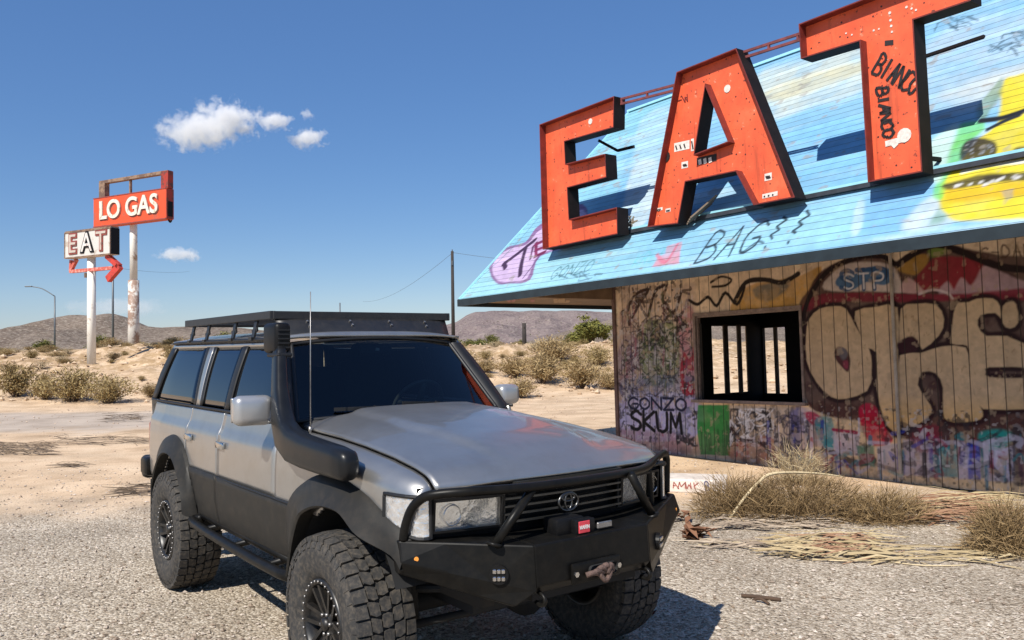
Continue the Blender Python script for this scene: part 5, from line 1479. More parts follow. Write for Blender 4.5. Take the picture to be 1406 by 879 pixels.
# ---- wheels: tyre (with tread lugs) > rim
TR, TW = .446, .158
def make_wheel(x, y, spin, steer=0.0):
    b = MB(); b.sm = True
    prof = [(-.125, .222), (-.138, .236), (-.150, .262), (-.160, .315), (-.162, .352), (-.156, .385), (-.143, .410), (-.128, .421), (-.06, .426), (0, .427), (.06, .426), (.128, .421), (.143, .410), (.156, .385), (.162, .352), (.150, .262), (.125, .222)]
    n = 72
    vs, fs = [], []
    for i in range(n):
        t = 2 * math.pi * i / n
        for (yy_, r) in prof: vs.append((r * math.cos(t), yy_, r * math.sin(t)))
    m = len(prof)
    for i in range(n):
        for j in range(m - 1):
            a = i * m + j; c = ((i + 1) % n) * m + j
            fs.append((a, c, c + 1, a + 1))
    b.add(vs, fs)
    b.sm = False
    def lug(poly, r0, r1, t0):
        """poly in (y, arc length) plane; chamfered block standing on the carcass"""
        k = len(poly); cy = sum(q[0] for q in poly) / k; ca = sum(q[1] for q in poly) / k
        bot, top = [], []
        for (yy_, a) in poly:
            rb = r0 - max(0, abs(yy_) - .11) * .35
            t = t0 + a / TR; bot.append((rb * math.cos(t), yy_, rb * math.sin(t)))
            y2, a2 = cy + (yy_ - cy) * .955, ca + (a - ca) * .95
            rt = r1 - max(0, abs(y2) - .10) * .22
            t = t0 + a2 / TR; top.append((rt * math.cos(t), y2, rt * math.sin(t)))
        b.add(bot + top, [tuple(range(k, 2 * k))] + [(i, (i + 1) % k, k + (i + 1) % k, k + i) for i in range(k)])
    NL = 38; pitch = 2 * math.pi * TR / NL
    for i in range(NL):
        t0 = 2 * math.pi * i / NL; p_ = pitch
        e = .004 * (-1) ** i
        for s in (-1, 1):
            o_ = (0 if s < 0 else .5) * p_
            lug([(s * .150, o_ - .42 * p_), (s * .150, o_ + .44 * p_), (s * (.092 + e), o_ + .47 * p_), (s * (.088 + e), o_ - .43 * p_)], .425, TR, t0)
            lug([(s * .083, o_ - .38 * p_ + .01), (s * (.085 + e), o_ + .42 * p_ + .012), (s * .058, o_ + .52 * p_), (s * .034, o_ + .40 * p_), (s * .032, o_ - .36 * p_), (s * .056, o_ - .44 * p_)], .425, TR + .001, t0)
            # sidewall biters
            rr0, rr1 = .378, .417 if i % 2 else .408
            bx = []
            for (r, yy_) in ((rr0, .156), (rr1, .142)):
                for da in (-.26, .26): bx.append((r, yy_ + .006, da * p_ / TR))
            q = [(r * math.cos(t0 + da + o_ / TR), s * (yy_), r * math.sin(t0 + da + o_ / TR)) for r, yy_, da in bx]
            q2 = [(r * math.cos(t0 + da + o_ / TR), s * (yy_ - .012), r * math.sin(t0 + da + o_ / TR)) for r, yy_, da in bx]
            b.add(q + q2, [(0, 1, 3, 2), (0, 1, 5, 4), (1, 3, 7, 5), (3, 2, 6, 7), (2, 0, 4, 6)])
        lug([(-.027, -.38 * p_), (-.004, -.48 * p_), (.026, -.34 * p_), (.028, .40 * p_), (.004, .50 * p_), (-.025, .38 * p_)], .425, TR + .001, t0 + (.25 * p_) / TR)
    w = b.build("wheel", M['rubber'], car)
    w.location = (x, y, TR - .004); w.rotation_euler = (0, spin, steer)
    # rim: outer face towards -y
    b = MB(); b.sm = True
    rp = [(-.128, .226), (-.140, .222), (-.142, .205), (-.136, .198), (-.118, .192), (-.085, .180), (.0, .172), (.12, .20), (.125, .222)]
    vs, fs = [], []; n = 48; m = len(rp)
    for i in range(n):
        t = 2 * math.pi * i / n
        for (yy_, r) in rp: vs.append((r * math.cos(t), yy_, r * math.sin(t)))
    for i in range(n):
        for j in range(m - 1):
            a = i * m + j; c = ((i + 1) % n) * m + j; fs.append((a, a + 1, c + 1, c))
    b.add(vs, fs)
    b.tube([(0, -.02, 0), (0, .03, 0)], .178, 24)
    b.tube([(0, -.03, 0), (0, -.095, 0), (0, -.112, 0)], [.075, .066, .05], 20)
    b.tube([(0, -.10, 0), (0, -.132, 0)], [.036, .030], 16)
    b.sm = False
    for k in range(6):
        t = 2 * math.pi * k / 6 + .2
        d = Vector((math.cos(t), 0, math.sin(t))); pv = Vector((-d.z, 0, d.x))
        for q in (-.017, .017):
            b.bar(d * .05 + pv * q * 1.4 + Vector((0, -.095, 0)), d * .190 + pv * q * 2.2 + Vector((0, -.122, 0)), .020, .030, up=(0, 1, 0))
        b.bar(d * .055 + Vector((0, -.082, 0)), d * .185 + Vector((0, -.106, 0)), .045, .022, up=(0, 1, 0))
    b.cur = 1; b.sm = True
    for k in range(32):
        t = 2 * math.pi * k / 32; b.tube([(.212 * math.cos(t), -.141, .212 * math.sin(t)), (.212 * math.cos(t), -.150, .212 * math.sin(t))], .0062, 6)
    for k in range(6):
        t = 2 * math.pi * (k + .5) / 6; b.tube([(.052 * math.cos(t), -.108, .052 * math.sin(t)), (.052 * math.cos(t), -.124, .052 * math.sin(t))], .0085, 6)
    b.build("rim", [M['rim'], M['dull_steel']], w)
    return w
w0 = make_wheel(0, -.835, .3)
for (x, y, rz, sp_) in ((WB, -.835, 0, 1.1), (0, .835, math.pi, .7), (WB, .835, math.pi, 2.0)):
    c = copy_tree(w0, car); c.location = (x, y, TR - .004); c.rotation_euler = (0, sp_, rz)

# ---- cabin
def gy_(x, z):
    t = (z - 1.39) / (1.865 - 1.39)
    w = interp(x, [-4.0, -3.8, -3.4, -1.2, -.85], [.80, .825, .835, .835, .82]); g = interp(x, [-4.0, -3.8, -3.4, -1.25], [.66, .69, .70, .685])
    return w + (g - w) * t - .012 * math.sin(math.pi * min(1, max(0, t))) * -1
XF0, XF1 = -.865, -1.275           # A pillar foot / head
def xa(z): return XF0 + (XF1 - XF0) * (z - 1.39) / (1.85 - 1.39)
def xd(z): return -3.93 + (3.93 - 3.66) * (z - 1.39) / (1.85 - 1.39)
for s in (-1, 1):
    def patch(xl, xr, z0, z1, off, nu=10, nv=8):
        def f(u, v, s=s):
            z = z0 + (z1 - z0) * v; a = xl(z) if callable(xl) else xl; c = xr(z) if callable(xr) else xr
            x = a + (c - a) * u
            return Vector((x, s * (gy_(x, z) + off), z))
        return f
    def pb(name, mat, xl, xr, z0, z1, off, th=.01, nu=10, nv=8):
        b = MB(); b.sm = True; b.grid(patch(xl, xr, z0, z1, off), nu, nv)
        o = b.build(name, mat, car, fix=False)
        if s > 0: o.data.flip_normals()
        if th: solidify(o, th, -1)
        return o
    # frames
    pb("window_rail", sl, xd, xa, 1.832, 1.868, .0, .02, 30, 2)
    pb("belt_moulding", M['trim'], xd, -.80, 1.385, 1.402, .010, .012, 30, 1)
    lean = lambda x0, k: (lambda z: x0 + k * (z - 1.39))
    for (xl, xr, mt, nm) in ((lean(-1.895, .02), lean(-1.80, .02), M['trim'], "door_pillar"), (lean(-2.60, -.20), lean(-2.54, -.16), M['trim'], "window_channel"), (lean(-2.54, -.16), lean(-2.46, -.12), sl, "rear_pillar"), (lean(-2.46, -.12), lean(-2.405, -.10), M['trim'], "window_channel"), (xd, lean(-3.74, .50), M['trim'], "corner_pillar"), (lambda z: xa(z) - .05, xa, M['trim'], "window_channel")):
        pb(nm, mt, xl, xr, 1.40, 1.834, .004, .016, 3, 8)
    gl = M['side_glass']
    pb("side_window", gl, lean(-1.80, .02), lambda z: xa(z) - .05, 1.402, 1.832, -.004, .004)
    pb("side_window", gl, lean(-2.405, -.10), lean(-1.895, .02), 1.402, 1.832, -.004, .004)
    pb("side_window", gl, lean(-3.74, .50), lean(-2.60, -.20), 1.402, 1.832, -.004, .004)
    b = MB(); b.sm = True; b.tube([(xd(1.868) + .02, s * .70, 1.872), (-3.2, s * .708, 1.876), (-1.5, s * .698, 1.876), (-1.30, s * .688, 1.870)], .012, 8, 3); b.build("roof_gutter", M['trim'], car)

# windscreen
def wsf(u, v, off=0.0, k=1.0):
    t = -1 + 2 * u
    x = (-.715 - .15 * t * t) * (1 - v) + (-1.205 - .07 * t * t) * v
    y = t * (.735 * (1 - v) + .600 * v) * k
    z = (1.405 - .03 * t * t) * (1 - v) + (1.878 - .035 * t * t) * v
    return Vector((x + off * .7, y, z + off * .6))
b = MB(); b.sm = True; b.grid(wsf, 24, 12); b.build("windscreen", M['ws_glass'], car, fix=False)
b = MB(); b.sm = True
ring = [wsf(t, 0) for t in np.linspace(0, 1, 20)] + [wsf(1, t) for t in np.linspace(.05, .95, 10)] + [wsf(t, 1) for t in np.linspace(1, 0, 20)] + [wsf(0, t) for t in np.linspace(.95, .05, 10)]
b.tube(ring + [ring[0]], .014, 8, cap=False); b.build("windscreen_seal", M['trim'], car)
for s in (-1, 1):
    b = MB(); b.sm = True
    rows = []
    for k in range(11):
        v = k / 10; z = 1.37 + .49 * v
        p0 = wsf(1 if s > 0 else 0, v); zz = p0.z
        p2 = Vector((xa(zz) + .005, s * (gy_(xa(zz), zz) + .005), zz))
        pm = (p0 + p2) / 2 + Vector((.016, s * .012, 0))
        rows.append([p0 + Vector((-.006, 0, 0)), p0 + Vector((.006, s * .006, 0)), pm, p2, p2 + Vector((-.04, -s * .01, 0))])
    b.loft(rows, closed=False); b.build("windscreen_pillar", M['trim'], car)
# roof
b = MB(); b.sm = True
def roof_f(u, v):
    t = -1 + 2 * u; x = (-1.205 - .07 * t * t + .01) * (1 - v) + (-3.70) * v
    w = interp(x, [-3.70, -3.5, -1.25, -1.2], [.69, .70, .685, .60 if abs(t) > .9 else .66])
    z = 1.868 + .068 * (1 - abs(t) ** 2.2) * interp(x, [-3.70, -3.55, -1.6, -1.3, -1.2], [.75, 1, 1, .75, .25])
    if v < .02: z = max(z, 1.882 - .035 * t * t)
    return Vector((x, t * w, z))
b.grid(roof_f, 24, 40); o = b.build("roof", sl, car, fix=False); solidify(o, .02, 1)
# tailgate, lamps, rear bumper
b = MB(); b.sm = True
b.grid(lambda u, v: Vector((interp(.80 + 1.06 * v, [.8, 1.0, 1.36, 1.39, 1.87], [-4.03, -4.035, -3.99, -3.94, -3.655]), (-1 + 2 * u) * interp(.80 + 1.06 * v, [.8, 1.36, 1.39, 1.87], [.76, .80, .815, .69]), .80 + 1.06 * v)), 12, 16)
b.build("tailgate", sl, car, fix=False)
b = MB(); b.grid(lambda u, v: Vector((-3.925 + .23 * v - .018, (-1 + 2 * u) * (.68 - .06 * v), 1.43 + .38 * v)), 6, 4); b.build("rear_window", M['side_glass'], car, fix=False)
for s in (-1, 1):
    b = MB(); b.rbox((-3.99, s * .758, 1.06), (.08, .12, .26), .02); tl = b.build("tail_lamp", M['redlens'], car); autosmooth(tl)
    b = MB(); b.rbox((-3.97, s * .82, .80), (.22, .12, .16), .03); o = b.build("bumper_corner", bs, car); autosmooth(o)
b = MB(); b.rbox((-4.10, 0, .78), (.14, 1.70, .20), .03); o = b.build("rear_bumper", bs, car); autosmooth(o)
b = MB()
for s in (-1, 1): b.rbox((-3.50, s * .80, .58), (.02, .26, .34), .006)
b.build("mud_flap", M['trim'], car)
# cabin interior
it = M['interior']
b = MB(); b.rbox((-.98, 0, 1.30), (.46, 1.42, .16), .05, 3); b.rbox((-1.16, .36, 1.34), (.2, .36, .12), .05, 3); b.build("dashboard", it, car, smooth=False)
b = MB(); b.sm = True
cyl = Vector((-1.33, .37, 1.40)); ax = Vector((-.85, 0, .5)).normalized(); e1 = Vector((0, 1, 0)); e2 = ax.cross(e1)
b.tube([cyl + (e1 * math.cos(t) + e2 * math.sin(t)) * .195 for t in np.linspace(0, 2 * math.pi, 33)], .014, 8, cap=False)
for t in (-.2, math.pi + .2, -1.57): b.bar(cyl, cyl + (e1 * math.cos(t) + e2 * math.sin(t)) * .19, .04, .02, up=ax)
b.tube([cyl, cyl - ax * .2], .04, 8); b.build("steering_wheel", simple("steering_wheel_vinyl", (.10, .095, .085), rough=.45), car)
for y in (-.37, .37):
    b = MB(); b.rbox((-1.78, y, 1.18), (.52, .50, .16), .06, 3); b.rbox((-2.05, y, 1.45), (.16, .50, .56), .06, 3, Matrix.Rotation(-.2, 3, 'Y')); b.rbox((-2.12, y, 1.77), (.10, .26, .16), .04, 3)
    b.build("seat", it, car)
b = MB(); b.rbox((-2.75, 0, 1.36), (.2, 1.3, .60), .06, 3); b.box((-2.3, 0, 1.13), (3.2, 1.55, .03)); b.rbox((-3.4, .1, 1.3), (.7, 1.1, .34), .05); b.build("rear_bench", it, car)
b = MB(); b.rbox((-1.26, 0, 1.80), (.03, .24, .07), .012); m_ = b.build("interior_mirror", M['trim'], car)
b = MB(); b.rbox((-1.238, 0, 1.80), (.004, .03, .02), .001, 1); b.build("mirror_sticker", M['sticker'], m_)
# mirrors
for s in (-1, 1):
    mx_, my_, mz_, mw_ = (-.87, 1.005, 1.458, .225) if s < 0 else (-1.05, .955, 1.455, .19)
    b = MB(); b.rbox((mx_, s * my_, mz_), (.13, mw_, mw_ * .77), .045, 4, Matrix.Rotation(s * .12, 3, 'Z'))
    mm = b.build("door_mirror", simple("mirror_shell_silver", (.42, .42, .42), rough=.32, metal=.6, coat=.6, var=.04), car); autosmooth(mm, 60)
    b = MB(); b.bar((mx_ - .03, s * (my_ - .07), mz_ - .06), (mx_ - .05, s * .84, mz_ - .06), .07, .05); b.rbox((mx_ - .04, s * .85, mz_ - .04), (.14, .03, .09), .01); b.build("mirror_arm", M['trim'], mm)
    b = MB(); b.rbox((mx_ - .065, s * (my_ + .005), mz_), (.012, mw_ * .85, mw_ * .64), .005, 1, Matrix.Rotation(s * .12, 3, 'Z')); b.build("mirror_glass", M['chrome'], mm)
# wipers and cowl
b = MB(); b.grid(lambda u, v: wsf(.02 + .96 * u, -.07 + .06 * v) + Vector((.012, 0, -.004)), 20, 2); b.build("cowl", M['black_plastic'], car, fix=False)
for (u0, u1, v0, v1) in ((.50, .14, .02, .075), (.80, .44, .02, .085)):
    b = MB()
    pts = [wsf(u0 + (u1 - u0) * t, v0 + (v1 - v0) * t, .022) for t in np.linspace(0, 1, 10)]
    for a_, c_ in zip(pts[:-1], pts[1:]): b.bar(a_, c_, .012, .022)
    pv = wsf(u0 + .03, -.03, .012); b.bar(pv, pts[5] + Vector((.012, 0, .01)), .018, .014); b.rbox(pv, (.05, .05, .04), .01)
    b.build("wiper", M['trim'], car)
b = MB()
for y in (-.32, .32): b.rbox((-.50, y, zhood(-.50, y) + .006), (.035, .05, .012), .004, 1)
b.build("washer_jet", M['trim'], car)
# snorkel: body on the fender, shaft up the pillar, head
b = MB(); b.sm = True
def sect(c, d, hu, hv, n=20, sq=.6):
    upv = Vector((-d.z, 0, d.x)).normalized(); sd = Vector((0, 1, 0))
    out = []
    for k in range(n):
        t = 2 * math.pi * k / n; c_, s_ = math.cos(t), math.sin(t)
        out.append(Vector(c) + upv * hu * math.copysign(abs(c_) ** sq, c_) + sd * hv * math.copysign(abs(s_) ** sq, s_))
    return out
path = [((.262, -.93, 1.243), .028, .024), ((.252, -.93, 1.243), .056, .042), ((.22, -.93, 1.245), .074, .054), ((.12, -.93, 1.252), .080, .058), ((-.08, -.93, 1.259), .084, .060), ((-.28, -.93, 1.268), .088, .060), ((-.45, -.928, 1.288), .096, .060), ((-.575, -.922, 1.335), .098, .056), ((-.67, -.908, 1.43), .086, .050), ((-.765, -.882, 1.555), .070, .042), ((-.85, -.85, 1.68), .064, .038), ((-.92, -.822, 1.765), .062, .036), ((-.94, -.814, 1.80), .062, .036)]
rings = []
for i, (c, hu, hv) in enumerate(path):
    a = Vector(path[max(i - 1, 0)][0]); e = Vector(path[min(i + 1, len(path) - 1)][0])
    d = (e - a); d.y *= .3
    rings.append(sect(c, d, hu, hv))
# keep rings consistently ordered
b.loft(rings); sn = b.build("snorkel", M['snorkel'], car)
b = MB(); b.rbox((-1.0, -.805, 1.877), (.22, .10, .185), .03, 4); hd = b.build("snorkel_head", M['black_plastic'], sn); autosmooth(hd, 60)
b = MB()
for k in range(5): b.bar((-.89, -.84, 1.82 + k * .026), (-.89, -.77, 1.82 + k * .026), .012, .009)
b.rbox((-.935, -.815, 1.775), (.18, .095, .025), .01, 2); b.build("snorkel_clamp", M['trim'], sn)
# aerial
b = MB(); b.sm = True; b.tube([(-.665, -.74, 1.315), (-.66, -.74, 1.36)], .012, 8); b.tube([(-.66, -.74, 1.35), (-.645, -.74, 2.14)], [.0045, .0028], 6); b.build("aerial", M['dull_steel'], car)
# roof rack
rk = simple("black_rack_alloy", (.013, .013, .014), rough=.45, var=.2, dirt=(.10, .08, .06), dirt_amt=.12)
X0, X1, YR = -3.33, -1.40, .675
b = MB()
for y in (-YR, YR): b.bar((X0, y, 2.035), (X1, y, 2.035), .045, .055)
for x in (X0 + .02, X1 - .02): b.bar((x, -YR, 2.0345), (x, YR, 2.0345), .05, .054)
rack = b.build("roof_rack", rk, car); bevel(rack, .004, 1)
b = MB()
for k in range(9):
    x = X0 + .14 + k * (X1 - X0 - .28) / 8; b.bar((x, -YR + .02, 2.036), (x, YR - .02, 2.036), .11, .022)
b.build("rack_slats", rk, rack)
for x in (-3.14, -2.74, -2.12, -1.70):
    for s in (-1, 1):
        b = MB(); b.bar((x, s * .705, 1.868), (x, s * .672, 2.012), .05, .014, up=(0, 1, 0)); b.bar((x - .03, s * .71, 1.885), (x + .03, s * .71, 1.885), .03, .02)
        b.bar((x - .04, s * .690, 1.93), (x + .04, s * .685, 1.95), .012, .03)
        b.build("rack_foot", rk, rack)
b = MB(); b.sm = True
def defl(u, v):
    t = -1 + 2 * u
    w = .66 - .02 * v
    zt = 2.018; zb = 1.905 - .03 * t * t
    return Vector(((-1.385 - .03 * t * t) * (1 - v) + (-1.225 - .09 * t * t) * v, t * w, zt * (1 - v) + zb * v))
b.grid(defl, 20, 6); o = b.build("wind_deflector", rk, rack, fix=False); solidify(o, .008, 1)
for y in (-.45, -.15, .15, .45):
    for v in (.22, .46):
        q = defl((y / .65 + 1) / 2, v); b = MB(); b.tube([q - Vector((.004, 0, .003)), q + Vector((.010, 0, .008))], .007, 8)
        b.build("deflector_bolt", M['dull_steel'], rack)

# ================================================================== ROADSIDE SIGNS
def text_mesh(txt, size, extr, off=0.0):
    cu = bpy.data.curves.new("lettering", 'FONT'); cu.body = txt; cu.size = size; cu.extrude = extr; cu.offset = off; cu.align_x = 'CENTER'; cu.align_y = 'CENTER'
    o = bpy.data.objects.new("lettering_source", cu); col.objects.link(o)
    bpy.context.view_layer.update()
    dg = bpy.context.evaluated_depsgraph_get()
    me = bpy.data.meshes.new_from_object(o.evaluated_get(dg))
    bpy.data.objects.remove(o); bpy.data.curves.remove(cu)
    return me

def sign_text(name, txt, size, at, mat, parent, extr=.03, off=.0, sx=1.0, flip=False):
    me = text_mesh(txt, size, extr, off); me.materials.clear(); me.materials.append(mat)
    for v in me.vertices: v.co = (v.co.x * sx, v.co.y, v.co.z)
    o = bpy.data.objects.new(name, me); col.objects.link(o); o.parent = parent
    o.location = at; o.rotation_euler = (R(90), 0, math.pi if flip else 0)
    return o

def worn(name, a, bcol, thr, sc, rough=.6):
    m, nt, p = newmat(name); L = nt.links
    tc = N(nt, "ShaderNodeTexCoord"); n1 = N(nt, "ShaderNodeTexNoise", Scale=sc, Detail=8.0, Roughness=.7); L.new(tc.outputs["Object"], n1.inputs["Vector"])
    r = ramp(nt, [(thr - .04, a), (thr + .04, bcol)]); L.new(n1.outputs[0], r.inputs[0]); L.new(r.outputs[0], p.inputs["Base Color"]); p.inputs["Roughness"].default_value = rough
    return m

YAW = -R(28)
red = worn("sun_faded_red_sheet", (.62, .075, .022), (.40, .09, .05), .60, 1.4)
shaded_red = worn("rusty_shaded_red", (.34, .035, .02), (.12, .04, .03), .55, 2)  # shade of the sign's end put into a darker red, plus rust patches
whitep = worn("peeling_white_paint", (.74, .72, .66), (.38, .26, .18), .60, 1.6)
rust = worn("rusty_brown_steel", (.14, .085, .06), (.26, .17, .11), .5, 3)
cream = worn("cream_lettering", (.72, .66, .55), (.40, .32, .24), .58, 4)
dkred = worn("dark_red_trim", (.26, .05, .04), (.12, .06, .05), .55, 5)
blk = M['black_plastic']

# gas sign on its tall pole
GY = 46.0
gp = at_y(183.5, 490, GY); gz = terrain(gp.x, GY)
gs = empty("gas_sign", (gp.x, GY, gz - .15), YAW)
tag(gs, "tall pole sign with orange red box reading LO GAS in cream letters", "sign")
H = lambda v, Y=GY: CZ + (476.5 + .015 * (703 - 181) - v) / FPX * Y - gz + .15
zb, zt = H(309), H(267.5)
b = MB(); b.sm = True; b.tube([(0, 0, 0), (0, 0, H(385))], [.30, .285], 20); b.build("pole_base", worn("pole_rust_and_white", (.70, .67, .61), (.30, .20, .15), .50, 1.1), gs)
b = MB(); b.sm = True; b.tube([(0, 0, H(386)), (0, 0, zt)], [.20, .19], 18); b.build("pole", whitep, gs)
XL, XR = -2.62, 3.30
b = MB(); b.box(((XL + XR) / 2, -.33, (zb + zt) / 2), (XR - XL, .5, zt - zb)); bx = b.build("sign_box", [red], gs); bevel(bx, .03, 1)
b = MB(); b.box((XR + .012, -.33, (zb + zt) / 2), (.03, .46, zt - zb - .06)); b.build("box_end", shaded_red, bx)
b = MB(); b.box((XR + .035, -.33, zb + .55), (.03, .30, .8)); b.build("end_hatch", blk, bx)
b = MB(); b.tube([(XR - .1, -.33, zb - .02), (XR + .02, -.33, zb - .14), (XR + .12, -.33, zb - .05)], .05, 8, 3); b.build("broken_conduit", blk, bx)
b = MB(); b.bar((XL, -.585, zb + .03), (XR, -.585, zb + .03), .03, .06); b.bar((XL, -.585, zt - .03), (XR, -.585, zt - .03), .03, .05); b.build("box_trim", dkred, bx)
sign_text("lettering", "LO GAS", 1.42, ((XL + XR) / 2 - .02, -.62, (zb + zt) / 2 + .02), cream, bx, .035, .03, .98)
sign_text("lettering_shadow_rim", "LO GAS", 1.42, ((XL + XR) / 2 + .01, -.59, (zb + zt) / 2 - .02), dkred, bx, .012, .055, .98)
b = MB()
zt2 = H(246)
b.box((XL + .55, -.3, (zt + zt2) / 2), (.5, .3, zt2 - zt)); b.bar((XL + .3, -.3, zt2 + .02), (XR - .05, -.3, zt2 + .02), .28, .17); b.bar((.15, -.3, zt), (.15, -.3, zt2), .12, .1)
b.build("top_frame", rust, gs)
b = MB(); b.box((XR - .25, -.3, (zt + zt2) / 2 + .04), (.55, .34, zt2 - zt + .06)); b.build("top_bracket", shaded_red, gs)

# diner sign with arrow
EYd = 38.0
ep = at_y(125.5, 517, EYd); ez = terrain(ep.x, EYd)
es = empty("diner_sign", (ep.x, EYd, ez - .15), YAW)
tag(es, "white box sign reading EAT with a red arrow below on a white pole", "sign")
HE = lambda v: CZ + (476.5 + .015 * (703 - 124) - v) / FPX * EYd - ez + .15
b = MB(); b.sm = True; b.tube([(0, 0, 0), (0, 0, HE(352))], [.19, .18], 18); b.build("pole", whitep, es)
zb, zt = HE(353.5), HE(317)
XL, XR = -1.46, 1.76
b = MB(); b.box((0 + (XL + XR) / 2, -.1, (zb + zt) / 2), (XR - XL, .44, zt - zb)); bx = b.build("sign_box", worn("chalky_white_sheet", (.56, .54, .50), (.42, .36, .30), .58, 2.2), es); bevel(bx, .02, 1)
b = MB(); b.box((XR + .012, -.1, (zb + zt) / 2), (.02, .42, zt - zb - .04)); b.build("box_end", blk, bx)
b = MB()
for z in (zb + .025, zt - .025): b.bar((XL, -.335, z), (XR, -.335, z), .03, .05)
for x in (XL + .02, XR - .02): b.bar((x, -.334, zb + .05), (x, -.334, zt - .05), .03, .04)
b.bar((XL, -.1, zt + .03), (XR, -.1, zt + .03), .4, .05); b.build("box_trim", rust, bx)
for ch, x, mt in (("E", -.86, dkred), ("A", .16, blk), ("T", 1.14, dkred)):
    sign_text("lettering", ch, 1.22, (x, -.34, (zb + zt) / 2), mt, bx, .02, .07, .95)
    sign_text("lettering_fill", ch, 1.22, (x, -.37, (zb + zt) / 2), worn("letter_fill_" + ch.lower(), (.46, .40, .34) if ch != "A" else (.62, .60, .56), (.30, .12, .09), .6, 4), bx, .012, .0, .95)
b = MB()
az = HE(371)
b.bar((XL + .12, -.1, az), (XR - .1, -.1, az), .16, .15); b.bar((XL + .12, -.1, az), (XL + .16, -.1, zb - .05), .12, .12); b.bar((XL + .18, -.1, az + .1), (XL + .55, -.1, zb - .04), .14, .14)
ar = worn("sun_bleached_red_tube", (.48, .10, .07), (.62, .30, .25), .55, 4)
b.build("arrow_shaft", ar, es)
b = MB(); tipx = XR + .30
b.bar((XR - .52, -.1, zb - .02), (tipx, -.1, az + .04), .2, .22); b.bar((tipx + .04, -.1, az + .06), (XR - .46, -.1, az - .50), .2, .30)
b.build("arrow_head", worn("arrow_head_red", (.50, .045, .03), (.30, .04, .03), .55, 4), es)
b = MB(); b.box((0, 0, az), (.46, .3, .12)); b.box((-.12, -.2, az - .24), (.1, .1, .22)); b.build("arrow_clamp", rust, es)

# ------------------------------------------------------------------ poles, lamps, wires
galv = simple("galvanised_pole", (.13, .14, .15), rough=.5, metal=.4, var=.2)
woodp = simple("creosoted_timber_pole", (.035, .028, .025), rough=.9, var=.3, scale=2)
def street_lamp(u, v_top, v_base, Y, arm_du, arm_dv, label):
    b0 = at_y(u, v_base, Y); z0 = terrain(b0.x, Y) - .3
    zt = CZ + (476.5 + .015 * (703 - u) - v_top) / FPX * Y - z0
    o = empty("street_lamp", (b0.x, Y, z0)); tag(o, label, "street lamp")
    b = MB(); b.sm = True; b.tube([(0, 0, 0), (0, 0, zt)], [.13, .08], 10); b.build("pole", galv, o)
    ax = arm_du / FPX * Y; az = -arm_dv / FPX * Y
    b = MB(); b.sm = True; b.tube([(0, 0, zt), (ax * .45, 0, zt + az * .75), (ax * .85, 0, zt + az)], .06, 8, 4); arm = b.build("arm", galv, o)
    b = MB(); b.rbox((ax * .95, 0, zt + az), (abs(ax) * .25, .3, .14), .04); b.build("lamp_head", galv, arm)
    return o
street_lamp(75, 407, 492, 105, -38, -14, "grey street lamp with a long curved arm at far left by the hill")
b0 = at_y(155, 480, 95); zz = terrain(b0.x, 95)
b = MB(); b.sm = True; b.tube([(0, 0, -.3), (0, 0, CZ + (484.7 - 352) / FPX * 95 - zz)], [.14, .09], 10); o = b.build("bare_mast", galv); o.location = (b0.x, 95, zz)
tag(o, "thin bare grey mast between the two pole signs", "pole")
UY = 70.0
up_ = at_y(622.5, 470, UY); uz = terrain(up_.x, UY)
uzt = CZ + (476.5 + .015 * (703 - 622) - 345) / FPX * UY - uz
uo = empty("utility_pole", (up_.x, UY, uz)); tag(uo, "dark timber utility pole rising left of the diner eave", "utility pole")
b = MB(); b.sm = True; b.tube([(0, 0, -.3), (0, 0, uzt)], [.16, .12], 12); b.build("pole", woodp, uo)
b = MB(); b.tube([(0, 0, uzt - .1), (0, 0, uzt + .15)], .05, 8); b.tube([(0, -.12, uzt - 1.2), (0, -.12, uzt - .8)], .07, 8); b.build("insulator", galv, uo)
wire = simple("weathered_wire", (.10, .11, .12), rough=.6)
def cable(p0, p1, sag, label, r=.014):
    pts = [p0.lerp(p1, t) - Vector((0, 0, sag * 4 * t * (1 - t))) for t in np.linspace(0, 1, 16)]
    b = MB(); b.tube(pts, r, 5); o = b.build("overhead_wire", wire); tag(o, label, "wire", "overhead wires"); return o
top = Vector((up_.x, UY, uz + uzt))
cable(top - Vector((0, 0, .15)), at_y(498, 414, 150), 1.2, "faint overhead wire running down left from the utility pole")
cable(top - Vector((0, 0, .1)), at_y(900, 360, 74), .5, "faint overhead wire running right from the utility pole behind the roof")
cable(at_y(168, 369, 100), at_y(260, 373, 160), .3, "short faint wire right of the tall gas sign pole")
b = MB(); b.sm = True; q = at_y(467, 450, 130); b.tube([(0, 0, -.5), (0, 0, (476 - 412) / FPX * 130 + CZ - terrain(q.x, 130))], .10, 8); o = b.build("bare_mast", galv); o.location = (q.x, 130, terrain(q.x, 130)); tag(o, "distant needle thin mast just above the roof rack", "pole")
q = at_y(720, 474, 52); b = MB(); b.sm = True; qz = terrain(q.x, 52); b.tube([(0, 0, -.4), (0, 0, CZ + (476.3 - 444) / FPX * 52 - qz)], [.15, .13], 10)
b.box((.0, -.13, CZ + (476.3 - 450) / FPX * 52 - qz), (.05, .03, .12)); o = b.build("timber_post", woodp); o.location = (q.x, 52, qz); tag(o, "short dark timber post on the berm under the diner porch", "post")

# ================================================================== SHRUBS AND DRY BRUSH
def blade(b, p, d, l, w, bend):
    d = d.normalized(); s = d.cross(Vector((random.gauss(0, 1), random.gauss(0, 1), random.gauss(0, 1)))).normalized() * w / 2
    m = p + d * l * .55 + bend * .3; e = p + d * l + bend
    b.add([p - s, p + s, m + s * .7, m - s * .7, e], [(0, 1, 2, 3), (3, 2, 4)])

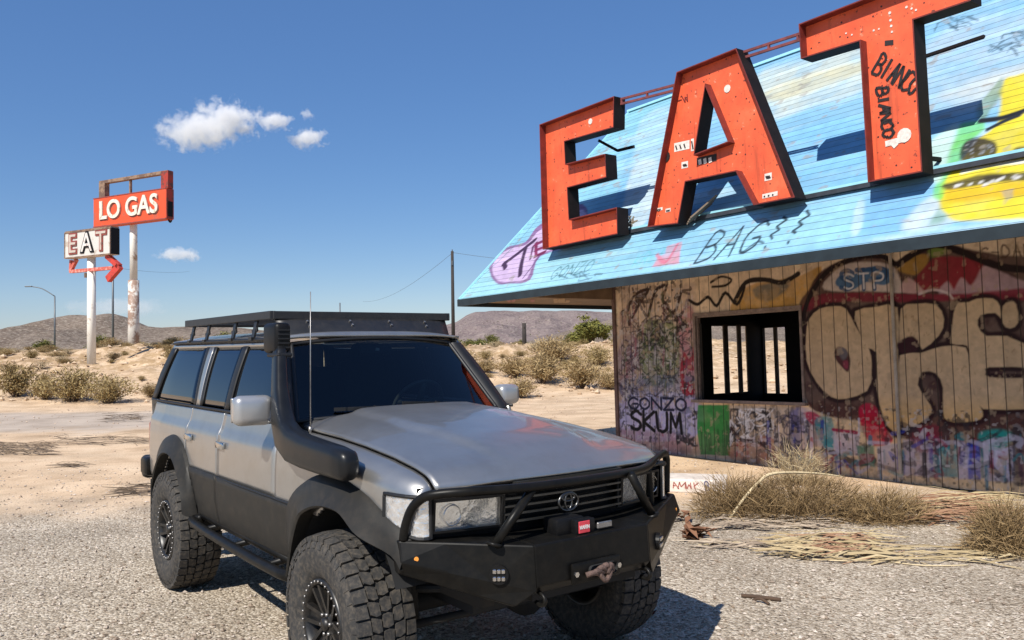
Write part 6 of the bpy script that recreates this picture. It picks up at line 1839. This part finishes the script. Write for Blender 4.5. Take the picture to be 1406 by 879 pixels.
def leafmat(name, a, c, sc=3.0, rough=.8):
    m, nt, p = newmat(name); L = nt.links
    g = N(nt, "ShaderNodeNewGeometry"); oi = N(nt, "ShaderNodeObjectInfo")
    ad = N(nt, "ShaderNodeMath", operation='MULTIPLY_ADD'); ad.inputs[1].default_value = .35; L.new(oi.outputs["Random"], ad.inputs[0]); 
    ml = N(nt, "ShaderNodeMath", operation='MULTIPLY'); ml.inputs[1].default_value = .65; L.new(g.outputs["Random Per Island"], ml.inputs[0]); L.new(ml.outputs[0], ad.inputs[2])
    r = ramp(nt, [(.1, a), (.9, c)]); L.new(ad.outputs[0], r.inputs[0])
    L.new(r.outputs[0], p.inputs["Base Color"]); p.inputs["Roughness"].default_value = rough; p.inputs["Specular IOR Level"].default_value = .2
    return m
ml_olive = leafmat("olive_creosote_leaf", (.21, .15, .065), (.37, .28, .13))
ml_tan = leafmat("dry_tan_scrub", (.21, .145, .065), (.42, .31, .16))
ml_green = leafmat("fresh_green_leaf", (.075, .085, .02), (.20, .19, .05))
ml_straw = leafmat("bleached_straw", (.28, .215, .12), (.56, .46, .30))
ml_twig = simple("scrub_twig", (.13, .09, .06), rough=.9, var=.3)

def shrub_proto(name, leaf, n, w, h, leafy=26, lw=.022, ll=.09, seed=1):
    random.seed(seed)
    tw, lf = MB(), MB()
    for i in range(n):
        a = random.uniform(0, 6.283); sp = random.random() ** .6
        e = Vector((math.cos(a) * w * .5 * sp, math.sin(a) * w * .5 * sp, h * (1 - .55 * sp ** 2) * random.uniform(.7, 1.05)))
        m = Vector((e.x * .35, e.y * .35, e.z * .55))
        if i % 2 == 0: tw.tube([(e.x * .06, e.y * .06, -.04), m, e], [.012 * h + .004, .008, .002], 4)
        for k in range(leafy):
            t = random.uniform(.25, 1.02); p = m.lerp(e, (t - .5) * 2) if t > .5 else m * (t / .5)
            p = p + Vector((random.gauss(0, .06 * w), random.gauss(0, .06 * w), random.gauss(0, .05 * h)))
            if p.z < .01: p.z = random.uniform(.01, .1)
            d = Vector((p.x, p.y, 0)).normalized() * .5 + Vector((random.gauss(0, .6), random.gauss(0, .6), random.uniform(.1, 1)))
            blade(lf, p, d, ll * random.uniform(.6, 1.4), lw, Vector((random.gauss(0, .01), random.gauss(0, .01), -.01)))
    root = empty(name)
    t = tw.build("stems", ml_twig, root, fix=False); l = lf.build("foliage", leaf, root, fix=False)
    return root
PROTO = {
 'olive': [shrub_proto("scrub_bush", ml_olive, 56, 1.6, 1.0, 46, lw=.03, seed=11), shrub_proto("scrub_bush", ml_olive, 60, 1.9, 1.05, 46, lw=.03, seed=12)],
 'tan': [shrub_proto("scrub_bush", ml_tan, 54, 1.6, .9, 46, lw=.024, ll=.12, seed=13), shrub_proto("scrub_bush", ml_tan, 58, 1.9, .95, 46, lw=.024, ll=.12, seed=14)],
 'green': [shrub_proto("scrub_bush", ml_green, 50, 1.8, 1.2, 44, lw=.05, ll=.13, seed=15)],
 'tuft': [shrub_proto("grass_tuft", ml_straw, 34, .7, .38, 6, lw=.010, ll=.2, seed=16)],
}
usedp = set()
def place(kind, u, v, Y, wpx, hs=1.0, label=None, cat="bush", group=None, zoff=0.0):
    if Y is None:
        Y = 8.0
        for _ in range(60):        # walk out along the view ray to the terrain
            q = at_y(u, v, Y)
            if q.z <= terrain(q.x, q.y): break
            Y += .5
    q = at_y(u, v, Y)
    pr = random.choice(PROTO[kind])
    o = pr if id(pr) not in usedp else copy_tree(pr); usedp.add(id(pr))
    base = {'olive': 1.7, 'tan': 1.7, 'green': 1.8, 'tuft': .7}[kind]
    s = wpx / FPX * Y / base * 1.3
    o.location = (q.x, Y, terrain(q.x, Y) - .02 + zoff); o.scale = (s, s, s * hs); o.rotation_euler = (0, 0, random.uniform(0, 6.28))
    tag(o, label, cat, group)
    return o
random.seed(21)
GL = "bushes along the foot of the left sand bank"
for (u, v, w, k, lab) in ((22, 548, 62, 'olive', "olive bush at the left edge of the photo below the sand bank"), (62, 551, 40, 'olive', "small olive bush second from left below the white sign pole"), (100, 553, 66, 'olive', "widest olive brown bush in front of the white sign pole"), (150, 556, 54, 'olive', "olive bush just right of the white sign pole, nearest of its row"),
                          (208, 548, 30, 'tan', "yellowish bush by the rear corner of the car"), (226, 545, 26, 'tan', "pale yellow bush half hidden behind the rear window of the car")):
    place(k, u, v, None, w, 1.0, lab, group=GL)
for (u, v, w, k, lab) in ((640, 498, 34, 'tan', "small tan bush next to the windscreen top on the berm"), (705, 520, 46, 'tan', "tan bush above the far door mirror"), (745, 528, 62, 'tan', "broad tan bush in the middle of the berm left of the diner"), (800, 535, 62, 'tan', "large dry rounded bush on the sand beside the diner corner"), (838, 536, 40, 'tan', "dry bush touching the diner corner"), (715, 548, 44, 'tan', "ragged dry bush in front of the berm right of the far mirror"), (760, 500, 54, 'tan', "dry bush high on the berm slope under the porch"), (820, 505, 40, 'olive', "olive bush on the berm crest by the diner corner"), (668, 512, 30, 'tan', "low tan bush on the bare slope beside the windscreen")):
    place(k, u, v, None, w, 1.0, lab, group="dry bushes on the berm beside the diner")
# scattered small scrub on the banks
for i in range(120):
    left = i < 66
    u = random.uniform(-60, 250) if left else random.uniform(630, 960); Y = random.uniform(33, 48)
    q = at_y(u, 470, Y); v = 476.5 + .015 * (703 - u) - (terrain(q.x, Y) - CZ) / Y * FPX
    place(random.choice(['tan', 'tan', 'olive', 'tuft']), u, v, Y, random.uniform(8, 24), random.uniform(.6, 1), "small scrub plant dotted on the left sand bank" if left else "small scrub plant dotted on the berm left of and behind the diner", "plant", "scrub dotted on the left bank" if left else "scrub dotted on the right berm")
# greener bushes on the plain beyond the bank
for i in range(30):
    left = i < 14
    u = random.uniform(-40, 330) if left else random.uniform(610, 900); Y = random.uniform(60, 110)
    place('green' if random.random() < .6 else 'olive', u, 480, Y, random.uniform(14, 34), random.uniform(.7, 1.0), "green desert bush on the plain beyond the left bank" if left else "green desert bush on the plain below the mesa", "bush", "bushes on the left plain" if left else "bushes below the mesa")
def ptree(u, Y, wpx, vtop, label):
    q = at_y(u, 470, Y); z0 = terrain(q.x, Y); h = CZ + (476.5 + .015 * (703 - u) - vtop) / FPX * Y - z0; w = wpx / FPX * Y
    random.seed(31); root = empty("desert_tree", (q.x, Y, z0)); tag(root, label, "tree")
    tw, lf = MB(), MB()
    for i in range(9):
        a = random.uniform(0, 6.28); r = random.uniform(.2, .48) * w
        e = Vector((math.cos(a) * r, math.sin(a) * r, h * random.uniform(.55, .85)))
        tw.tube([(0, 0, -.1), Vector((e.x * .3, e.y * .3, e.z * .5)), e], [.09, .06, .02], 6, 3)
        for c in range(7):
            cc = e + Vector((random.gauss(0, w * .11), random.gauss(0, w * .11), random.gauss(0, h * .13)))
            for k in range(70):
                p = cc + Vector((random.gauss(0, w * .05), random.gauss(0, w * .05), random.gauss(0, h * .06)))
                blade(lf, p, Vector((random.gauss(0, 1), random.gauss(0, 1), random.gauss(0, .7))), .22, .09, Vector((0, 0, -.03)))
    tw.build("trunk", ml_twig, root); lf.build("crown", ml_green, root, fix=False)
ptree(812, 60, 62, 443, "round bright green desert tree under the porch eave below the mesa")

# tumbleweeds in front of the wall
def tumbleweed(u, v, wpx, hpx, label, seed, n=1500, mat=ml_straw, lean=0.0):
    random.seed(seed)
    c = on_ground(u, v); Y = c.y; w = wpx / FPX * Y; h = hpx / FPX * Y
    b = MB()
    for i in range(n):
        a = random.uniform(0, 6.283); el = math.asin(random.random()); r = random.random() ** .45
        p = Vector((math.cos(a) * math.cos(el) * w * .5 * r, math.sin(a) * math.cos(el) * w * .32 * r, math.sin(el) * h * r * .92 + .01))
        p.x += lean * p.z
        d = Vector((math.cos(a) * .6, math.sin(a) * .4, .9 * math.sin(el) + .15)) + Vector((random.gauss(0, .55), random.gauss(0, .55), random.gauss(0, .5)))
        l = random.uniform(.08, .24); d.normalize()
        s = d.cross(Vector((random.gauss(0, 1), random.gauss(0, 1), random.gauss(0, 1)))).normalized() * random.uniform(.0016, .0034)
        bend = Vector((random.gauss(0, .04), random.gauss(0, .04), random.gauss(-.01, .03)))
        q1 = p + d * l * .5 + bend * .4; q2 = p + d * l + bend
        q2.z = max(q2.z, .004); q1.z = max(q1.z, .004)
        b.add([p - s, p + s, q1 + s, q1 - s, q2], [(0, 1, 2, 3), (3, 2, 4)])
    for i in range(26):
        a = random.uniform(0, 6.283); el = random.uniform(.1, 1.2); r = random.uniform(.6, 1.12)
        e = Vector((math.cos(a) * math.cos(el) * w * .5 * r, math.sin(a) * math.cos(el) * w * .32 * r, math.sin(el) * h * r + .02))
        mid_ = e * .5 + Vector((random.gauss(0, .04), random.gauss(0, .04), random.gauss(.02, .03))); mid_.z = max(.01, mid_.z)
        b.tube([Vector((random.gauss(0, w * .1), random.gauss(0, w * .05), .01)), mid_, e], [.006, .004, .0015], 5, 2)
        for k in range(3):
            t = random.uniform(.4, .95); p0 = mid_.lerp(e, t); d = Vector((random.gauss(0, 1), random.gauss(0, 1), random.uniform(0, 1))).normalized() * random.uniform(.05, .16)
            b.tube([p0, p0 + d], [.003, .001], 4)
    o = b.build("tumbleweed", mat, None, fix=False); o.location = (c.x, c.y + w * .25, 0)
    tag(o, label, "dry bush", "dried tumbleweeds in front of the diner wall"); return o
ml_tumble = leafmat("tumbleweed_brown", (.115, .070, .032), (.33, .23, .115))
tumbleweed(1020, 716, 130, 52, "brown tumbleweed nearest the bumper, under the pale arching stalk", 41, 2500, ml_tumble)
tumbleweed(1120, 722, 210, 58, "biggest brown tumbleweed in the middle of the pile", 42, 3800, ml_tumble)
tumbleweed(1232, 724, 120, 42, "low brown tumbleweed at the right end of the pile", 43, 1700, ml_tumble)
tumbleweed(1100, 668, 90, 50, "pale wispy tumbleweed leaning on the wall behind the others", 44, 900, ml_straw)
tumbleweed(1400, 766, 110, 66, "brown tumbleweed cut by the right edge of the photo", 45, 3000, ml_tumble)
# the litter of dry stalks
def stalk(name, pts, r, mat, label, group=None, cat="stalk"):
    P = []
    for (u, v, z) in pts:
        g = on_ground(u, v); P.append(Vector((g.x, g.y, z)))
    b = MB(); b.sm = True; b.tube(P, r, 7, 5); o = b.build(name, mat); tag(o, label, cat, group); return o
pale = simple("bleached_stalk", (.58, .47, .29), rough=.8, var=.15, scale=6)
brownst = simple("brown_stalk", (.075, .045, .028), rough=.9, var=.35, scale=6)
def at_h(u, v, Y): q = at_y(u, v, Y); return q
b = MB(); b.sm = True
P = [at_y(1000, 712, 8.55), at_y(1022, 684, 8.6), at_y(1042, 662, 8.7), at_y(1056, 652, 8.75), at_y(1080, 649, 8.85), at_y(1120, 650, 9.0), at_y(1160, 655, 9.1)]
P[0].z = .01
b.tube(P, [.016, .015, .016, .017, .013, .011, .006], 8, 5); b.tube([P[2], P[2] + Vector((.06, 0, -.06)), P[2] + Vector((.05, 0, -.13))], .009, 6, 3); b.tube([P[0], P[0] + Vector((.02, -.05, -.008))], .014, 6)
o = b.build("arching_stalk", pale); tag(o, "pale bleached stalk arching over the tumbleweed pile", "stalk")
random.seed(51)
dry = [leafmat("dry_frond_" + n_, a_, c_) for n_, a_, c_ in (("yellow", (.30, .22, .115), (.52, .42, .25)), ("red", (.20, .10, .06), (.38, .23, .14)), ("grey", (.24, .18, .13), (.44, .36, .27)))]
darktwig = leafmat("dead_dark_twig", (.05, .035, .022), (.17, .12, .08))
def frond_patch(u0, v0, u1, v1, n, mat, label, zmax=.06):
    b = MB(); g0 = on_ground((u0 + u1) / 2, (v0 + v1) / 2)
    for i in range(n):
        u, v = random.uniform(u0, u1), random.uniform(v0, v1); g = on_ground(u, v); a = random.gauss(-.1, .35); l = random.uniform(.15, .7)
        z = random.uniform(.004, zmax)
        d = Vector((math.cos(a), math.sin(a), random.gauss(0, .06))) * l
        P = [Vector((g.x, g.y, z)) - d / 2, Vector((g.x, g.y, z + random.uniform(0, .03))), Vector((g.x, g.y, z)) + d / 2 + Vector((0, random.gauss(0, .05), 0))]
        for q in P: q.z = max(.003, q.z)
        s = Vector((-d.y, d.x, 0)).normalized() * random.choice((.003, .005, .008, .018)) + Vector((0, 0, random.uniform(0, .006)))
        P = [q - g0 for q in P]
        b.add([P[0] - s * .4, P[0] + s * .4, P[1] + s, P[1] - s, P[2] + s * .3, P[2] - s * .3], [(0, 1, 2, 3), (3, 2, 4, 5)])
    o = b.build("dry_frond_pile", mat, None, fix=False); o.location = g0; tag(o, label, "dry fronds", "piles of dry fronds on the gravel"); return o
frond_patch(1060, 735, 1210, 768, 120, dry[0], "yellowish dry fronds spread in front of the tumbleweeds")
frond_patch(1120, 742, 1200, 768, 60, dry[1], "reddish dry fronds lying within the yellow ones")
frond_patch(1270, 690, 1370, 724, 130, dry[1], "reddish brown dry fronds right of the tumbleweed pile", .12)
frond_patch(1280, 684, 1400, 708, 80, dry[0], "straw coloured fronds piled against the back of the reddish ones", .12)
frond_patch(985, 708, 1140, 728, 110, dry[2], "grey brown twigs along the foot of the tumbleweed pile", .05)
frond_patch(1140, 755, 1390, 775, 70, dry[0], "thin line of loose straw reaching to the right edge", .03)
frond_patch(950, 742, 1060, 756, 26, dry[2], "few grey stems scattered left of the yellow fronds", .03)
frond_patch(-10, 611, 74, 626, 150, darktwig, "dark line of dead twigs at the left edge on the sand", .08)
frond_patch(70, 600, 205, 612, 90, darktwig, "thin line of dead twigs reaching toward the rear of the car", .06)
frond_patch(140, 572, 195, 580, 70, darktwig, "small dark twig heap on the grey strip near the bushes", .14)
frond_patch(160, 668, 205, 682, 30, darktwig, "loose twigs on the sand close to the rear wheel", .03)
frond_patch(85, 636, 110, 642, 18, darktwig, "tiny scatter of twigs alone on the sand at left", .03)
# curled dead leaves by the bumper
def leaf_clump(u, v, n, sz, mat, label):
    b = MB(); g = on_ground(u, v)
    for i in range(n):
        a = random.uniform(0, 6.28); l = sz * random.uniform(.5, 1.2); w = l * .22
        c = Vector((random.gauss(0, sz * .35), random.gauss(0, sz * .25), random.uniform(.01, sz * .5))); d = Vector((math.cos(a), math.sin(a), random.uniform(-.3, .7))).normalized()
        s = d.cross(Vector((0, 0, 1))).normalized() * w; curl = Vector((0, 0, w * .8))
        vs = [c - d * l / 2, c - s + curl, c, c + s + curl, c + d * l / 2 + Vector((0, 0, l * .15))]
        for q in vs: q.z = max(q.z, .003)
        b.add(vs, [(0, 1, 2), (0, 2, 3), (1, 4, 2), (2, 4, 3)])
    o = b.build("dead_leaves", mat, None, fix=False); o.location = (g.x, g.y, 0); tag(o, label, "dead leaves"); return o
dl = leafmat("curled_brown_leaf", (.07, .035, .02), (.24, .12, .07))
leaf_clump(950, 742, 26, .20, dl, "heap of curled dark brown leaves beside the bumper end")
leaf_clump(928, 716, 16, .16, dl, "few curled brown leaves tucked behind the bumper end")
leaf_clump(884, 846, 9, .10, leafmat("maroon_leaf", (.06, .012, .012), (.12, .03, .03)), "dark red leaves in the shade behind the far front tyre")
stalk("stick", [(1018, 820, .012), (1045, 823, .014), (1072, 826, .012)], .014, brownst, "short dark stick lying alone on the gravel")
stalk("twig", [(1034, 826, .008), (1044, 828, .03), (1056, 831, .008)], .010, brownst, "curled dark twig just below the lone stick")
stalk("stem", [(958, 750, .008), (1010, 746, .01), (1090, 752, .01), (1160, 760, .008)], .005, pale, "long thin straw stem in front of the yellow fronds")
stalk("stem", [(1085, 766, .006), (1150, 772, .012), (1200, 771, .010), (1270, 778, .008), (1330, 777, .006)], .005, pale, "long thin straw stem running toward the right edge")
# broken painted concrete lumps beside the bumper
conc = simple("whitewashed_concrete", (.62, .55, .49), rough=.9, var=.2, scale=9, bump=.3, bscale=25)
g0, g1 = on_ground(918, 676), on_ground(1006, 679)
b = MB(); d = (g1 - g0); b.bar(g0 + Vector((0, .25, .08)), g1 + Vector((0, .25, .08)), .5, .17); o = b.build("concrete_kerb_block", conc); bevel(o, .02, 2)
tag(o, "low whitewashed concrete block with spray marks between bumper and tumbleweeds", "concrete block")
b = MB(); dirv = d.normalized(); nrm_ = Vector((dirv.y, -dirv.x, 0))
fo = g0 + Vector((0, .25, 0)) + nrm_ * .252
for (txt, a0, a1, mi, h0, h1) in (("EAMWY", .02, .58, 0, .05, .13), ("B", .66, .74, 1, .045, .14)):
    b.cur = mi
    for pl in text_strokes(txt, 0, 0, 1, 0, 1, 0, .2, .05):
        for (p1, c1), (p2, c2) in zip(pl[:-1], pl[1:]):
            b.bar(fo + d * (a0 + (a1 - a0) * p1) + Vector((0, 0, h0 + (h1 - h0) * c1)), fo + d * (a0 + (a1 - a0) * p2) + Vector((0, 0, h0 + (h1 - h0) * c2)), .012, .003, up=nrm_)
b.build("spray_marks", [simple("rust_red_spray", (.30, .10, .08), var=.2), simple("blue_spray", (.06, .08, .20), var=.2)], o)

# ------------------------------------------------------------------ loose stones (uncountable)
def stones(name, n, region, rmin, rmax, mat, seed):
    random.seed(seed); b = MB()
    oct_ = [(1, 0, 0), (-1, 0, 0), (0, 1, 0), (0, -1, 0), (0, 0, 1), (0, 0, -1)]
    fs = [(0, 2, 4), (2, 1, 4), (1, 3, 4), (3, 0, 4), (2, 0, 5), (1, 2, 5), (3, 1, 5), (0, 3, 5)]
    for i in range(n):
        x, y = region()
        r = rmin + (rmax - rmin) * random.random() ** 3; a = random.uniform(0, 6.28); ca, sa = math.cos(a), math.sin(a)
        k = (r * random.uniform(.7, 1.3), r * random.uniform(.6, 1.0), r * random.uniform(.45, .8))
        z = terrain(x, y) + k[2] * .45
        vs = []
        for (p, q, t) in oct_:
            p, q, t = p * k[0] * random.uniform(.75, 1.2), q * k[1] * random.uniform(.75, 1.2), t * k[2]
            p += random.uniform(-.25, .25) * r; q += random.uniform(-.25, .25) * r
            vs.append((x + p * ca - q * sa, y + p * sa + q * ca, z + t))
        b.add(vs, fs)
    o = b.build(name, mat, None, fix=False); tag(o, kind="stuff"); return o
stone_m = leafmat("pebble_stone", (.22, .165, .12), (.66, .58, .50), rough=.9)
def near():
    while True:
        y = 3.6 + 9.5 * random.random() ** 1.6; x = random.uniform(-.75, .75) * y
        return x, y
stones("loose_gravel", 26000, near, .003, .022, stone_m, 61)
def bank(): return (random.uniform(-30, -9) if random.random() < .5 else random.uniform(-3, 12)), random.uniform(29, 47)
stones("bank_rocks", 2600, bank, .03, .16, leafmat("sandy_clod", (.34, .23, .14), (.62, .48, .34), rough=.95), 62)
def mid(): return random.uniform(-16, 10), random.uniform(9, 29)
stones("scattered_pebbles", 2600, mid, .008, .04, leafmat("sand_pebble", (.26, .18, .13), (.60, .48, .37), rough=.95), 63)
